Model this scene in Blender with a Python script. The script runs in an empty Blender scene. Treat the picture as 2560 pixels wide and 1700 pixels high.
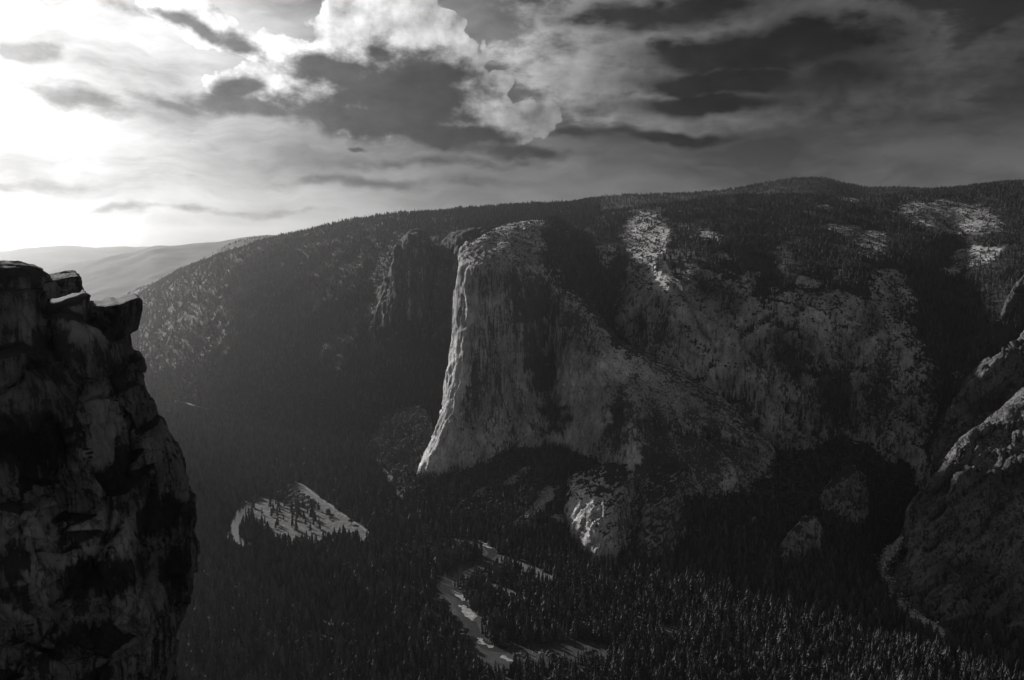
import bpy, bmesh, math, random
import numpy as np
from mathutils import Vector, Matrix
random.seed(7); RNG = np.random.default_rng(11)
sc = bpy.context.scene
COL = sc.collection

# ---------------------------------------------------------------- camera
F = 1991.0; CX = 1280.0; CY = 850.0; PITCH = math.radians(7.16); H = 1075.0
SP, CP = math.sin(PITCH), math.cos(PITCH)
cam_d = bpy.data.cameras.new("camera"); cam = bpy.data.objects.new("camera", cam_d); COL.objects.link(cam)
cam_d.sensor_width = 36; cam_d.lens = 36 * F / 2560; cam_d.clip_start = 1; cam_d.clip_end = 200000
cam.location = (0, 0, H); cam.rotation_euler = (math.pi / 2 - PITCH, 0, 0)
sc.camera = cam

def P(x, y, Y=None, z=0.0):
    """surveyed point: bearing/elevation of the photo pixel, at forward distance Y (or on height z)"""
    u = (x - CX) / F; v = (y - CY) / F
    fw = CP - v * SP; dn = SP + v * CP
    if Y is None:
        Y = (H - z) * fw / dn
    return (u * Y / fw, Y, H - Y * dn / fw)

def project(V):
    V = np.asarray(V); dx = V[..., 0]; dy = V[..., 1]; dz = V[..., 2] - H
    f = dy * CP - dz * SP; r = dy * SP + dz * CP
    f = np.where(f < 1, 1, f)
    return CX + F * dx / f, CY - F * r / f, f

# ---------------------------------------------------------------- noise
_G = RNG.normal(size=(256, 3)); _G /= np.linalg.norm(_G, axis=1)[:, None]
_PM = RNG.permutation(256); _PM = np.concatenate([_PM, _PM, _PM])
def perlin(p):
    p = np.asarray(p, dtype=np.float64); i = np.floor(p).astype(np.int64); f = p - i; i &= 255
    w = f * f * f * (f * (f * 6 - 15) + 10); out = 0
    for a in (0, 1):
        for b in (0, 1):
            for c in (0, 1):
                h = _PM[_PM[_PM[(i[..., 0] + a) & 255] + ((i[..., 1] + b) & 255)] + ((i[..., 2] + c) & 255)]
                g = _G[h]
                d = g[..., 0] * (f[..., 0] - a) + g[..., 1] * (f[..., 1] - b) + g[..., 2] * (f[..., 2] - c)
                out = out + d * (w[..., 0] if a else 1 - w[..., 0]) * (w[..., 1] if b else 1 - w[..., 1]) * (w[..., 2] if c else 1 - w[..., 2])
    return out * 1.6
def fbm(p, oct=5, gain=.5, ridged=False):
    p = np.asarray(p); a = 1.0; s = 0; t = 0
    for k in range(oct):
        n = perlin(p * (2.03 ** k) + 17.3 * k)
        if ridged: n = 1 - 2 * np.abs(n)
        s = s + a * n; t += a; a *= gain
    return s / t

_C = RNG.random((4096, 3)); _D = RNG.normal(size=(4096, 3)); _D /= np.linalg.norm(_D, axis=1)[:, None]; _O = RNG.random(4096)
def facets(p, tilt=.9):
    """blocky planar relief: every cell of a jittered grid is one tilted rock plane; returns about -1..1"""
    sh = p.shape[:-1]; p = np.asarray(p).reshape(-1, 3); i0 = np.floor(p).astype(np.int64); best = np.full(len(p), 1e9); val = np.zeros(len(p))
    for a in (-1, 0, 1):
        for b in (-1, 0, 1):
            for c in (-1, 0, 1):
                i = i0 + np.array([a, b, c]); h = (i[:, 0] * 73856093 ^ i[:, 1] * 19349663 ^ i[:, 2] * 83492791) & 4095
                r = p - (i + _C[h]); d = (r * r).sum(1); v = (_O[h] * 2 - 1) * .7 + (r * _D[h]).sum(1) * tilt
                m = d < best; best = np.where(m, d, best); val = np.where(m, v, val)
    return val.reshape(sh)
def fwarp(V, s): return np.stack([fbm(V / s + 31., 3), fbm(V / s + 47., 3), fbm(V / s + 61., 3)], -1)

# ---------------------------------------------------------------- tagging
def tag(o, label=None, cat=None, group=None, kind=None):
    if label: o["label"] = label
    if cat: o["category"] = cat
    if group: o["group"] = group
    if kind: o["kind"] = kind
    return o

# ---------------------------------------------------------------- materials
def new_mat(name):
    m = bpy.data.materials.new(name); m.use_nodes = True; nt = m.node_tree; nt.nodes.clear()
    out = nt.nodes.new("ShaderNodeOutputMaterial"); b = nt.nodes.new("ShaderNodeBsdfPrincipled")
    b.inputs["Roughness"].default_value = .9; b.inputs["Specular IOR Level"].default_value = .15
    nt.links.new(b.outputs[0], out.inputs["Surface"])
    return m, nt, b
class NB:
    """tiny node-graph builder"""
    def __init__(s, nt): s.nt = nt
    def put(s, sock, v):
        if v is None: return
        if hasattr(v, "is_output"): s.nt.links.new(v, sock)
        else: sock.default_value = v
    def math(s, op, a, b=None, c=None, clamp=False):
        n = s.nt.nodes.new("ShaderNodeMath"); n.operation = op; n.use_clamp = clamp
        for i, v in enumerate((a, b, c)): s.put(n.inputs[i], v)
        return n.outputs[0]
    def vmath(s, op, a, b=None, out=0):
        n = s.nt.nodes.new("ShaderNodeVectorMath"); n.operation = op
        s.put(n.inputs[0], a); s.put(n.inputs[1], b) if b is not None else None
        return n.outputs["Value"] if op in ("LENGTH", "DOT_PRODUCT", "DISTANCE") else n.outputs[0]
    def mapping(s, v, loc=(0, 0, 0), rot=(0, 0, 0), scale=(1, 1, 1), typ="POINT"):
        n = s.nt.nodes.new("ShaderNodeMapping"); n.vector_type = typ
        s.put(n.inputs[0], v); n.inputs[1].default_value = loc; n.inputs[2].default_value = rot; n.inputs[3].default_value = scale
        return n.outputs[0]
    def noise(s, v, scale=1, detail=4, rough=.5, dist=0, typ="FBM", lac=2.0):
        n = s.nt.nodes.new("ShaderNodeTexNoise"); n.noise_type = typ
        s.put(n.inputs["Vector"], v); n.inputs["Scale"].default_value = scale; n.inputs["Detail"].default_value = detail
        n.inputs["Roughness"].default_value = rough; n.inputs["Distortion"].default_value = dist; n.inputs["Lacunarity"].default_value = lac
        return n.outputs[0]
    def voronoi(s, v, scale=1, feature="F1", detail=0, rough=.5, smooth=None):
        n = s.nt.nodes.new("ShaderNodeTexVoronoi"); n.feature = feature
        s.put(n.inputs["Vector"], v); n.inputs["Scale"].default_value = scale
        n.inputs["Detail"].default_value = detail; n.inputs["Roughness"].default_value = rough
        if smooth is not None and "Smoothness" in n.inputs: n.inputs["Smoothness"].default_value = smooth
        return n.outputs["Distance"]
    def ramp(s, v, stops, interp="LINEAR"):
        n = s.nt.nodes.new("ShaderNodeValToRGB"); n.color_ramp.interpolation = interp
        e = n.color_ramp.elements
        while len(e) < len(stops): e.new(.5)
        for k, (p, c) in enumerate(stops):
            e[k].position = p; e[k].color = (c, c, c, 1)
        s.put(n.inputs[0], v)
        return n.outputs[0]
    def mix(s, f, a, b):
        n = s.nt.nodes.new("ShaderNodeMix"); n.data_type = "FLOAT"; n.clamp_factor = True
        s.put(n.inputs[0], f); s.put(n.inputs[2], a); s.put(n.inputs[3], b)
        return n.outputs[0]
    def attr(s, name):
        n = s.nt.nodes.new("ShaderNodeAttribute"); n.attribute_name = name
        return n.outputs["Fac"]
    def pos(s):
        n = s.nt.nodes.new("ShaderNodeNewGeometry"); return n.outputs["Position"]
    def bump(s, h, dist, strength=1.0):
        n = s.nt.nodes.new("ShaderNodeBump"); n.inputs["Distance"].default_value = dist; n.inputs["Strength"].default_value = strength
        s.put(n.inputs["Height"], h); return n.outputs[0]

def granite(name, light=.34, dark=.09, sc_=1.0, veg_col=.03, streak=1.0, tilt=0.0, bump_m=2.5, lichen=0.0):
    m, nt, b = new_mat(name); N = NB(nt); p = N.pos()
    warp = N.noise(p, .008 / sc_, 3, .5)
    pw = N.vmath("ADD", p, N.vmath("MULTIPLY", N.mapping(p, scale=(0, 0, 0)), (0, 0, 0)))
    pv = N.mapping(pw, rot=(0, tilt, 0), scale=(1 / (26 * sc_), 1 / (26 * sc_), 1 / (240 * sc_)))
    st = N.noise(pv, 1.0, 6, .62, .35)                       # vertical water streaks
    pf = N.mapping(pw, rot=(0, tilt * .7, 0), scale=(1 / (7 * sc_), 1 / (7 * sc_), 1 / (70 * sc_)))
    st2 = N.noise(pf, 1.0, 5, .65, .2)
    big = N.noise(p, 1 / (170 * sc_), 5, .6, .6)
    fine = N.noise(p, 1 / (9 * sc_), 6, .7)
    crk = N.voronoi(N.vmath("ADD", N.mapping(p, rot=(0, tilt, 0), scale=(1 / (34 * sc_), 1 / (34 * sc_), 1 / (190 * sc_))),
                            N.vmath("MULTIPLY", N.noise_col(p, 1 / (30 * sc_)), (1.1, 1.1, 1.1))), 1.0, "DISTANCE_TO_EDGE")
    crack = N.ramp(crk, [(0, 0.0), (.022, 1.0)])
    t = N.ramp(st, [(.40, 0), (.60, 1)])
    t2 = N.ramp(st2, [(.40, .0), (.60, 1)])
    t3 = N.ramp(big, [(.40, 0), (.60, 1)])
    v = N.math("ADD", N.math("MULTIPLY", t, .42 * streak), N.math("ADD", N.math("MULTIPLY", t2, .26 * streak), N.math("MULTIPLY", t3, 1 - .68 * streak)))
    v = N.math("ADD", v, N.math("MULTIPLY", N.math("SUBTRACT", fine, .5), .9), clamp=True)
    col = N.mix(v, dark, light)
    col = N.math("MULTIPLY", col, N.mix(crack, .62, 1))
    if lichen > 0:
        li = N.ramp(N.noise(p, 1 / (13 * sc_), 7, .70, .6), [(.48 - .1 * lichen, 0), (.60 - .1 * lichen, 1)])
        col = N.math("MULTIPLY", col, N.mix(li, 1, .13))
    sa = N.math("ADD", N.attr("stain_shade"), N.math("ADD", N.math("MULTIPLY", N.math("SUBTRACT", st2, .5), 2.6), N.math("MULTIPLY_ADD", N.math("SUBTRACT", fine, .5), 1.3, N.math("MULTIPLY", N.math("SUBTRACT", st, .5), 2.2))))  # also carries sun and shade painted on the prow, buttress and near ledges
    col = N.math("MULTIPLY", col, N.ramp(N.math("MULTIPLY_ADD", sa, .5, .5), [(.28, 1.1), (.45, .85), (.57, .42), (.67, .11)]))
    veg = N.attr("veg")
    vn = N.noise(p, 1 / (14 * sc_), 5, .7)
    vm = N.ramp(N.math("ADD", veg, N.math("MULTIPLY", N.math("SUBTRACT", vn, .5), 1.25)), [(.44, 0), (.56, 1)])
    col = N.mix(vm, col, veg_col)
    cc = nt.nodes.new("ShaderNodeCombineColor")
    for i in range(3): nt.links.new(col, cc.inputs[i])
    nt.links.new(cc.outputs[0], b.inputs["Base Color"])
    h = N.math("ADD", N.math("MULTIPLY", st, 1.0), N.math("ADD", N.math("MULTIPLY", fine, .7), N.math("MULTIPLY", crack, .5)))
    h = N.math("ADD", h, N.math("MULTIPLY", st2, .6))
    nt.links.new(N.bump(h, bump_m * sc_ * 3), b.inputs["Normal"])
    return m
def _noise_col(s, v, scale):
    n = s.nt.nodes.new("ShaderNodeTexNoise"); s.put(n.inputs["Vector"], v); n.inputs["Scale"].default_value = scale; n.inputs["Detail"].default_value = 3
    return n.outputs["Color"]
NB.noise_col = _noise_col

def simple(name, lo, hi, scale, detail=5, rough=.95, bump=0, stretch=(1, 1, 1), rnd=0.0, lo_p=.35, hi_p=.65, spec=.15):
    m, nt, b = new_mat(name); N = NB(nt); p = N.mapping(N.pos(), scale=stretch)
    n = N.noise(p, scale, detail, .65)
    v = N.mix(N.ramp(n, [(lo_p, 0), (hi_p, 1)]), lo, hi)
    if rnd:
        oi = nt.nodes.new("ShaderNodeObjectInfo")
        v = N.math("MULTIPLY", v, N.mix(oi.outputs["Random"], 1 - rnd, 1 + rnd))
    cc = nt.nodes.new("ShaderNodeCombineColor")
    for i in range(3): nt.links.new(v, cc.inputs[i])
    nt.links.new(cc.outputs[0], b.inputs["Base Color"]); b.inputs["Roughness"].default_value = rough
    b.inputs["Specular IOR Level"].default_value = spec
    if bump: nt.links.new(N.bump(n, bump), b.inputs["Normal"])
    return m

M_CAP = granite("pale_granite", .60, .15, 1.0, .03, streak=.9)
M_WALL = granite("grey_granite", .52, .08, 1.1, .028, streak=.8, tilt=.35)
M_SLAB = granite("slab_granite", .21, .03, .9, .025, streak=.8, tilt=.75)
M_HILL = granite("wooded_slope_rock", .07, .03, 1.2, .017, streak=.5, bump_m=.5)
M_NEAR = granite("near_granite", .21, .028, .11, .02, streak=.85, tilt=.5, bump_m=.8, lichen=0)
M_FOREST_FLOOR = simple("forest_floor", .015, .04, .03, 6)
M_RIDGE = simple("far_woods", .010, .022, .02, 7, bump=4)
M_GRASS = simple("meadow_grass", .025, .11, .05, 7, stretch=(1, 1, 1))
M_SAND = simple("river_sand", .10, .28, .10, 6)
M_ROAD = simple("asphalt", .10, .14, .2, 4)
M_NEEDLE = simple("needles", .028, .075, .35, 3, rnd=.6)
M_LEAF = simple("leaves", .026, .058, .3, 3, rnd=.35)
M_BARK = simple("bark", .06, .11, .4, 3)
M_TALUS = simple("talus_blocks", .14, .36, .12, 6)
m, nt, b = new_mat("river_water"); b.inputs["Base Color"].default_value = (.03, .03, .03, 1); b.inputs["Roughness"].default_value = .14
b.inputs["Specular IOR Level"].default_value = .9; N = NB(nt)
nt.links.new(N.bump(N.noise(N.pos(), .12, 5, .6), .25), b.inputs["Normal"]); M_WATER = m

# ---------------------------------------------------------------- surfaces lofted through surveyed points
def catmull(A, axis, ds, closed=False):
    A = np.moveaxis(np.asarray(A, float), axis, 0); n = len(A); out = []
    for i in range(n - 1):
        p0 = A[max(i - 1, 0)]; p1 = A[i]; p2 = A[i + 1]; p3 = A[min(i + 2, n - 1)]
        L = np.linalg.norm((p2 - p1).reshape(-1, 3), axis=1).mean(); k = max(2, int(math.ceil(L / ds)))
        l1 = np.maximum(np.linalg.norm(p2 - p1, axis=-1, keepdims=True), 1e-6)
        l0 = np.maximum(np.linalg.norm(p1 - p0, axis=-1, keepdims=True), 1e-6); l2 = np.maximum(np.linalg.norm(p3 - p2, axis=-1, keepdims=True), 1e-6)
        if i == 0: m1 = p2 - p1
        else: m1 = ((p1 - p0) / l0 + (p2 - p1) / l1) / 2 * np.minimum(l1, l0 * 2)
        if i == n - 2: m2 = p2 - p1
        else: m2 = ((p2 - p1) / l1 + (p3 - p2) / l2) / 2 * np.minimum(l1, l2 * 2)
        for t in np.arange(k) / k:
            h1 = 2 * t ** 3 - 3 * t * t + 1; h2 = t ** 3 - 2 * t * t + t; h3 = -2 * t ** 3 + 3 * t * t; h4 = t ** 3 - t * t
            out.append(h1 * p1 + h2 * m1 + h3 * p2 + h4 * m2)
    out.append(A[-1])
    return np.moveaxis(np.array(out), 0, axis)
def normals(V):
    du = np.gradient(V, axis=0); dv = np.gradient(V, axis=1)
    n = np.cross(du, dv); return n / np.maximum(np.linalg.norm(n, axis=-1, keepdims=True), 1e-9)
def loft(cols, ds_u, ds_v):
    """cols[i][j] = 3D points, i along the wall, j upwards"""
    A = np.array(cols, float); A = catmull(A, 0, ds_u); A = catmull(A, 1, ds_v); return A
SURF = {}
def grid_obj(name, V, mat, veg=None, label=None, smooth=True, kind="structure", flip=False, stain_shade=None):
    nu, nv = V.shape[:2]; me = bpy.data.meshes.new(name)
    idx = np.arange(nu * nv).reshape(nu, nv)
    q = np.stack([idx[:-1, :-1], idx[1:, :-1], idx[1:, 1:], idx[:-1, 1:]], -1).reshape(-1, 4)
    if flip: q = q[:, ::-1]
    me.vertices.add(nu * nv); me.vertices.foreach_set("co", V.reshape(-1).astype(np.float32))
    me.loops.add(q.size); me.loops.foreach_set("vertex_index", q.reshape(-1).astype(np.int32))
    me.polygons.add(len(q)); me.polygons.foreach_set("loop_start", (np.arange(len(q)) * 4).astype(np.int32))
    me.polygons.foreach_set("loop_total", np.full(len(q), 4, np.int32))
    me.update(calc_edges=True); me.validate()
    me.polygons.foreach_set("use_smooth", np.full(len(me.polygons), smooth))
    if veg is not None:
        a = me.attributes.new("veg", "FLOAT", "POINT"); a.data.foreach_set("value", veg.reshape(-1).astype(np.float32))
    if stain_shade is not None:
        a = me.attributes.new("stain_shade", "FLOAT", "POINT"); a.data.foreach_set("value", stain_shade.reshape(-1).astype(np.float32))
    me.materials.append(mat); o = bpy.data.objects.new(name, me); COL.objects.link(o)
    if label: o["label"] = label
    if kind: o["kind"] = kind
    SURF[o.name] = V
    return o
def rough(V, amp, scale, zs=.3, oct=6, gain=.55, seed=0.0, ridged=True, mask=None, tilt=0.0):
    n = normals(V); p = V.copy()
    p[..., 0] = p[..., 0] + tilt * p[..., 2]
    p = p * np.array([1 / scale, 1 / scale, zs / scale]) + seed
    d = fbm(p, oct, gain, ridged) * amp
    if mask is not None: d = d * mask
    return V + n * d[..., None]
def blocky(V, amp, size, zs=.4, tilt=0.0, seed=0.0, mask=None):
    n = normals(V); p = V.copy(); p[..., 0] = p[..., 0] + tilt * p[..., 2]
    p = p / np.array([size, size, size / zs]) + seed + .35 * fwarp(V, size * 1.2)
    d = facets(p) * amp
    if mask is not None: d = d * mask
    return V + n * d[..., None]
def slope_up(V):
    return np.abs(normals(V)[..., 2])
def ell(px, py, x, y, rx, ry, rot=0):
    a = math.radians(rot); dx = px - x; dy = py - y
    X = (dx * math.cos(a) + dy * math.sin(a)) / rx; Yv = (-dx * math.sin(a) + dy * math.cos(a)) / ry
    return np.clip(1.3 - np.hypot(X, Yv), 0, 1)
def warped(V, ax=22, ay=22, s=90.):
    px, py, _ = project(V)
    return px + ax * fbm(V / s + 3.3, 5, .6) * 1.6, py + ay * fbm(V / s + 8.8, 5, .6) * 1.6
def sm(x, a, b):
    t = np.clip((x - a) / (b - a), 0, 1); return t * t * (3 - 2 * t)
def off(p, dx, dy, dz): return (p[0] + dx, p[1] + dy, p[2] + dz)
def back(p, dy, dx=0.0, dz=0.0):
    """further away by dy, sliding behind the outline seen from the viewpoint terrace"""
    k = (p[1] + dy) / p[1]; return (p[0] * k + dx, p[1] + dy, (H - (H - p[2]) * k if p[2] < H else p[2]) + dz)

# --- ground: one sheet to the horizon
gx = np.concatenate([np.linspace(-40000, -5000, 18), np.linspace(-4500, 4500, 181), np.linspace(5000, 40000, 18)])
gy = np.concatenate([np.linspace(-4000, 1000, 11), np.linspace(1040, 5400, 110), np.linspace(6000, 45000, 20)])
V = np.zeros((len(gx), len(gy), 3)); V[..., 0] = gx[:, None]; V[..., 1] = gy[None, :]
grid_obj("ground", V, M_FOREST_FLOOR, label="dark forest floor of the broad valley far below")

# --- the great prow-shaped cliff in the middle
SIL = [P(1058, 1175, 3190), P(1098, 1085, 3225), P(1120, 985, 3260), P(1138, 875, 3290), P(1145, 750, 3310), P(1156, 668, 3330), P(1162, 630, 3390), P(1176, 617, 3450)]
CAPC = [
 [off(p, 420, 1150, 0) for p in SIL],
 [off(p, 150, 420, 0) for p in SIL],
 SIL,
 [P(1088, 1178, 3130), P(1112, 1095, 3165), P(1142, 1000, 3195), P(1168, 890, 3215), P(1177, 770, 3228), P(1182, 674, 3245), P(1198, 628, 3360), P(1214, 592, 3600)],
 [P(1150, 1175, 3105), P(1160, 1090, 3150), P(1180, 990, 3180), P(1198, 890, 3200), P(1205, 770, 3220), P(1208, 663, 3240), P(1232, 618, 3440), P(1245, 574, 3850)],
 [P(1215, 1150, 3110), P(1225, 1060, 3155), P(1237, 970, 3190), P(1242, 870, 3215), P(1245, 760, 3235), P(1248, 664, 3258), P(1272, 605, 3560), P(1285, 561, 4050)],
 [P(1285, 1115, 3160), P(1290, 1040, 3200), P(1300, 960, 3240), P(1305, 870, 3270), P(1302, 770, 3290), P(1300, 680, 3310), P(1320, 610, 3650), P(1335, 556, 4150)],
 [P(1350, 1115, 3200), P(1355, 1050, 3250), P(1362, 980, 3310), P(1362, 890, 3360), P(1362, 800, 3370), P(1365, 708, 3370), P(1378, 630, 3700), P(1392, 557, 4200)],
 [P(1410, 1108, 3130), P(1412, 1050, 3165), P(1415, 990, 3200), P(1415, 920, 3240), P(1415, 830, 3290), P(1420, 740, 3360), P(1432, 715, 3400), P(1440, 700, 3440)],
 [P(1468, 1118, 3050), P(1470, 1065, 3080), P(1472, 1010, 3110), P(1472, 950, 3150), P(1475, 860, 3210), P(1480, 782, 3290), P(1484, 776, 3310), P(1486, 772, 3330)],
 [P(1520, 1140, 2960), P(1522, 1085, 2990), P(1524, 1035, 3020), P(1525, 985, 3060), P(1530, 920, 3130), P(1535, 858, 3230), P(1540, 853, 3250), P(1543, 850, 3270)],
 [P(1566, 1175, 2880), P(1568, 1120, 2910), P(1570, 1070, 2940), P(1575, 1020, 2980), P(1590, 950, 3080), P(1602, 890, 3190), P(1606, 886, 3210), P(1610, 883, 3230)],
 [P(1630, 1225, 2790), P(1636, 1160, 2850), P(1645, 1080, 2950), P(1652, 1035, 2990), P(1668, 980, 3080), P(1682, 935, 3170), P(1688, 931, 3190), P(1692, 929, 3210)],
 [P(1740, 1245, 2770), P(1742, 1170, 2860), P(1748, 1095, 2960), P(1755, 1060, 2990), P(1768, 1025, 3060), P(1780, 998, 3140), P(1785, 995, 3160), P(1790, 993, 3180)],
 [P(1850, 1230, 2800), P(1852, 1170, 2880), P(1854, 1120, 2960), P(1857, 1100, 2980), P(1862, 1080, 3030), P(1868, 1064, 3100), P(1872, 1062, 3120), P(1876, 1060, 3140)],
 [P(1935, 1210, 2860), P(1934, 1180, 2920), P(1932, 1155, 2980), P(1933, 1145, 2990), P(1935, 1135, 3030), P(1938, 1125, 3080), P(1940, 1124, 3100), P(1942, 1123, 3120)],
]
for k, c in enumerate(CAPC):
    top = c[-1]
    CAPC[k] = [off(c[0], 12 if k > 2 else 0, -30, -110)] + c + [off(top, 15, 160 if k > 7 else 400, -25 if k < 8 else -110), off(top, 30, 320 if k > 7 else 900, -220)]
V = loft(CAPC, 6.0, 6.0)
px, py, _ = project(V)
up = slope_up(V)
face = 1 - sm(up, .45, .7)
V = rough(V, 26, 300, .45, 3, seed=3.1, mask=.35 + .65 * face)
V = blocky(V, 6, 110, .2, seed=4.0, mask=face); V = rough(V, 9, 80, .16, 6, .6, seed=9.7, mask=.5 + .5 * face); V = blocky(V, 3.2, 26, .3, seed=9.0, mask=face)
V = rough(V, 6, 32, .2, 4, .6, seed=1.7, ridged=True, tilt=.15)
px, py, _ = project(V); up = slope_up(V)
veg = sm(up, .50, .8) * .38 + .10 * fbm(V / 60., 3)
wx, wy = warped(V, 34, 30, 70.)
stain_shade = .12 * fbm(V * np.array([1 / 60., 1 / 60., 1 / 400.]), 4) * 3
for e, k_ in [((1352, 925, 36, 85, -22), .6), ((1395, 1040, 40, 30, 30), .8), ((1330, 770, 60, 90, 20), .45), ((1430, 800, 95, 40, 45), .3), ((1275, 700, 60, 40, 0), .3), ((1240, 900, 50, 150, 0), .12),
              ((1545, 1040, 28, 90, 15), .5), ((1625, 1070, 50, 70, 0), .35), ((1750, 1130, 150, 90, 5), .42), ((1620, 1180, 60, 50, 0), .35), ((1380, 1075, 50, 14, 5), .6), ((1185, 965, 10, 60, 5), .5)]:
    stain_shade += k_ * 1.2 * ell(wx, wy, *e)
for e, k_ in [((1487, 962, 30, 38, 20), .9), ((1420, 960, 45, 60, -20), .4), ((1460, 1060, 50, 70, 20), .55), ((1140, 1120, 70, 45, -15), .45), ((1540, 920, 35, 50, -20), .4), ((1585, 1140, 22, 40, 20), .9), ((1400, 1085, 60, 26, 0), .4), ((1135, 980, 26, 190, 8), .9), ((1160, 740, 16, 110, 0), .9), ((1085, 1130, 30, 60, 30), .8)]:  # also lightens the prow's left strip, painting its sunlight into the rock colour
    stain_shade -= k_ * ell(wx, wy, *e)

veg += .55 * sm(wx, 1345, 1400) * sm(up, .5, .75) * sm(-wy, -760, -700)
veg -= .35 * sm(wy, 820, 900)
crest = np.interp(px, [1395, 1450, 1475, 1510, 1541, 1602, 1653, 1740, 1791, 1857, 1900], [690, 730, 766, 807, 853, 884, 919, 970, 1006, 1057, 1093])
veg += .55 * (1 - sm(wy - crest, 8, 46)) * sm(px, 1395, 1440)
cap = grid_obj("granite_cliff", V, M_CAP, veg, "towering pale granite prow with a sunlit left edge rising above the valley", stain_shade=stain_shade)
CAP_V = V

# --- wall and wooded plateau to the right of it
DF = [
 [P(1420, 960, 3740), P(1405, 860, 3760), P(1390, 760, 3800), P(1380, 690, 3850), P(1380, 630, 4020), P(1375, 590, 4450), P(1380, 556, 5200)],
 [P(1520, 980, 3600), P(1495, 880, 3640), P(1470, 790, 3680), P(1455, 730, 3740), P(1450, 670, 3910), P(1455, 610, 4400), P(1480, 546, 5300)],
 [P(1565, 985, 3440), P(1562, 920, 3480), P(1558, 860, 3530), P(1545, 800, 3600), P(1540, 710, 3840), P(1545, 620, 4400), P(1565, 532, 5350)],
 [P(1640, 1010, 3340), P(1625, 930, 3390), P(1605, 850, 3440), P(1600, 770, 3510), P(1600, 690, 3760), P(1610, 610, 4350), P(1620, 524, 5350)],
 [P(1710, 1060, 3240), P(1695, 960, 3300), P(1680, 840, 3370), P(1672, 720, 3470), P(1670, 650, 3740), P(1675, 590, 4350), P(1673, 519, 5350)],
 [P(1790, 1110, 3170), P(1775, 980, 3240), P(1765, 830, 3340), P(1758, 676, 3470), P(1765, 625, 3740), P(1765, 575, 4350), P(1765, 508, 5400)],
 [P(1870, 1140, 3090), P(1860, 1000, 3170), P(1850, 840, 3290), P(1840, 695, 3430), P(1850, 635, 3760), P(1850, 575, 4400), P(1849, 499, 5500)],
 [P(1930, 1125, 3080), P(1925, 1000, 3150), P(1915, 870, 3250), P(1908, 752, 3370), P(1925, 660, 3720), P(1930, 580, 4450), P(1935, 496, 5600)],
 [P(1985, 1100, 3060), P(1980, 980, 3130), P(1970, 850, 3230), P(1962, 728, 3350), P(1975, 650, 3720), P(1985, 580, 4450), P(1990, 495, 5600)],
 [P(2060, 1080, 3060), P(2060, 970, 3120), P(2058, 850, 3210), P(2060, 742, 3320), P(2065, 660, 3710), P(2070, 580, 4500), P(2060, 496, 5650)],
 [P(2140, 1060, 3060), P(2142, 960, 3110), P(2145, 850, 3190), P(2148, 740, 3300), P(2155, 660, 3700), P(2160, 590, 4500), P(2150, 500, 5750)],
 [P(2215, 1060, 3000), P(2220, 980, 3060), P(2225, 890, 3130), P(2230, 792, 3240), P(2240, 690, 3680), P(2240, 600, 4500), P(2230, 497, 5850)],
 [P(2270, 1090, 2940), P(2280, 1030, 2990), P(2290, 950, 3050), P(2298, 870, 3150), P(2315, 740, 3620), P(2320, 610, 4500), P(2310, 487, 5950)],
 [P(2325, 1160, 2850), P(2340, 1090, 2900), P(2350, 1010, 2980), P(2365, 920, 3100), P(2385, 760, 3620), P(2390, 620, 4550), P(2390, 478, 6050)],
 [P(2420, 1160, 2760), P(2430, 1060, 2840), P(2445, 960, 2950), P(2460, 860, 3100), P(2475, 730, 3620), P(2480, 600, 4550), P(2480, 468, 6050)],
 [P(2600, 1100, 2900), P(2600, 1000, 2980), P(2600, 900, 3080), P(2600, 800, 3250), P(2600, 690, 3760), P(2590, 580, 4650), P(2570, 462, 6050)],
 [P(2850, 1100, 3000), P(2850, 1000, 3100), P(2850, 900, 3200), P(2850, 780, 3350), P(2850, 660, 3860), P(2820, 560, 4750), P(2750, 450, 6050)],
]
for k, c in enumerate(DF):
    DF[k] = [off(c[0], 0, -80, -160)] + c + [off(c[-1], 0, 500, -20), off(c[-1], 0, 1200, -160)]
V = loft(DF, 8.5, 8.5)
up = slope_up(V); face = 1 - sm(up, .5, .75)
V = rough(V, 34, 330, .5, 3, seed=5.2, mask=.5 + .5 * face)
V = blocky(V, 17, 120, .4, .35, seed=2.0, mask=face); V = rough(V, 13, 90, .22, 6, .62, seed=2.2, mask=.35 + .65 * face, tilt=.35); V = blocky(V, 5, 40, .35, .35, seed=6.0, mask=face)
px, py = warped(V, 20, 12, 130.); up = slope_up(V)
bare = np.zeros(px.shape)
for e in [(1612, 590, 62, 62, 25), (1600, 680, 30, 52, 20), (2375, 545, 140, 42, 8), (2180, 612, 46, 36, 15), (2108, 572, 50, 12, 8),
          (2440, 640, 70, 28, -10), (2020, 702, 34, 14, 8), (1810, 640, 22, 10, 10), (1775, 590, 36, 10, 15), (2220, 720, 60, 45, 40), (2060, 522, 18, 8, 0),
          (2170, 790, 110, 40, 20), (2140, 497, 60, 8, 0), (1510, 640, 25, 30, 0), (1670, 770, 120, 70, 30), (2380, 680, 20, 14, 0), (1760, 700, 60, 25, 20)]:
    bare = np.maximum(bare, ell(px, py, *e))
gully = ell(px, py, 1530, 830, 32, 110, -38) + ell(px, py, 1450, 660, 45, 70, -20) + .8 * ell(px, py, 2095, 1030, 45, 80, -8)
veg = sm(up, .60, .84) * .95 - .75 * sm(bare, .1, .5) + .12 * fbm(V / 90., 3) + .8 * gully
veg += .5 * sm(px, 2290, 2330) * (1 - sm(px, 2520, 2600)) * sm(py, 700, 760)
wx, wy = warped(V)
stain_shade = .45 * fbm(V * np.array([1 / 90., 1 / 90., 1 / 300.]), 4) - .06
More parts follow.
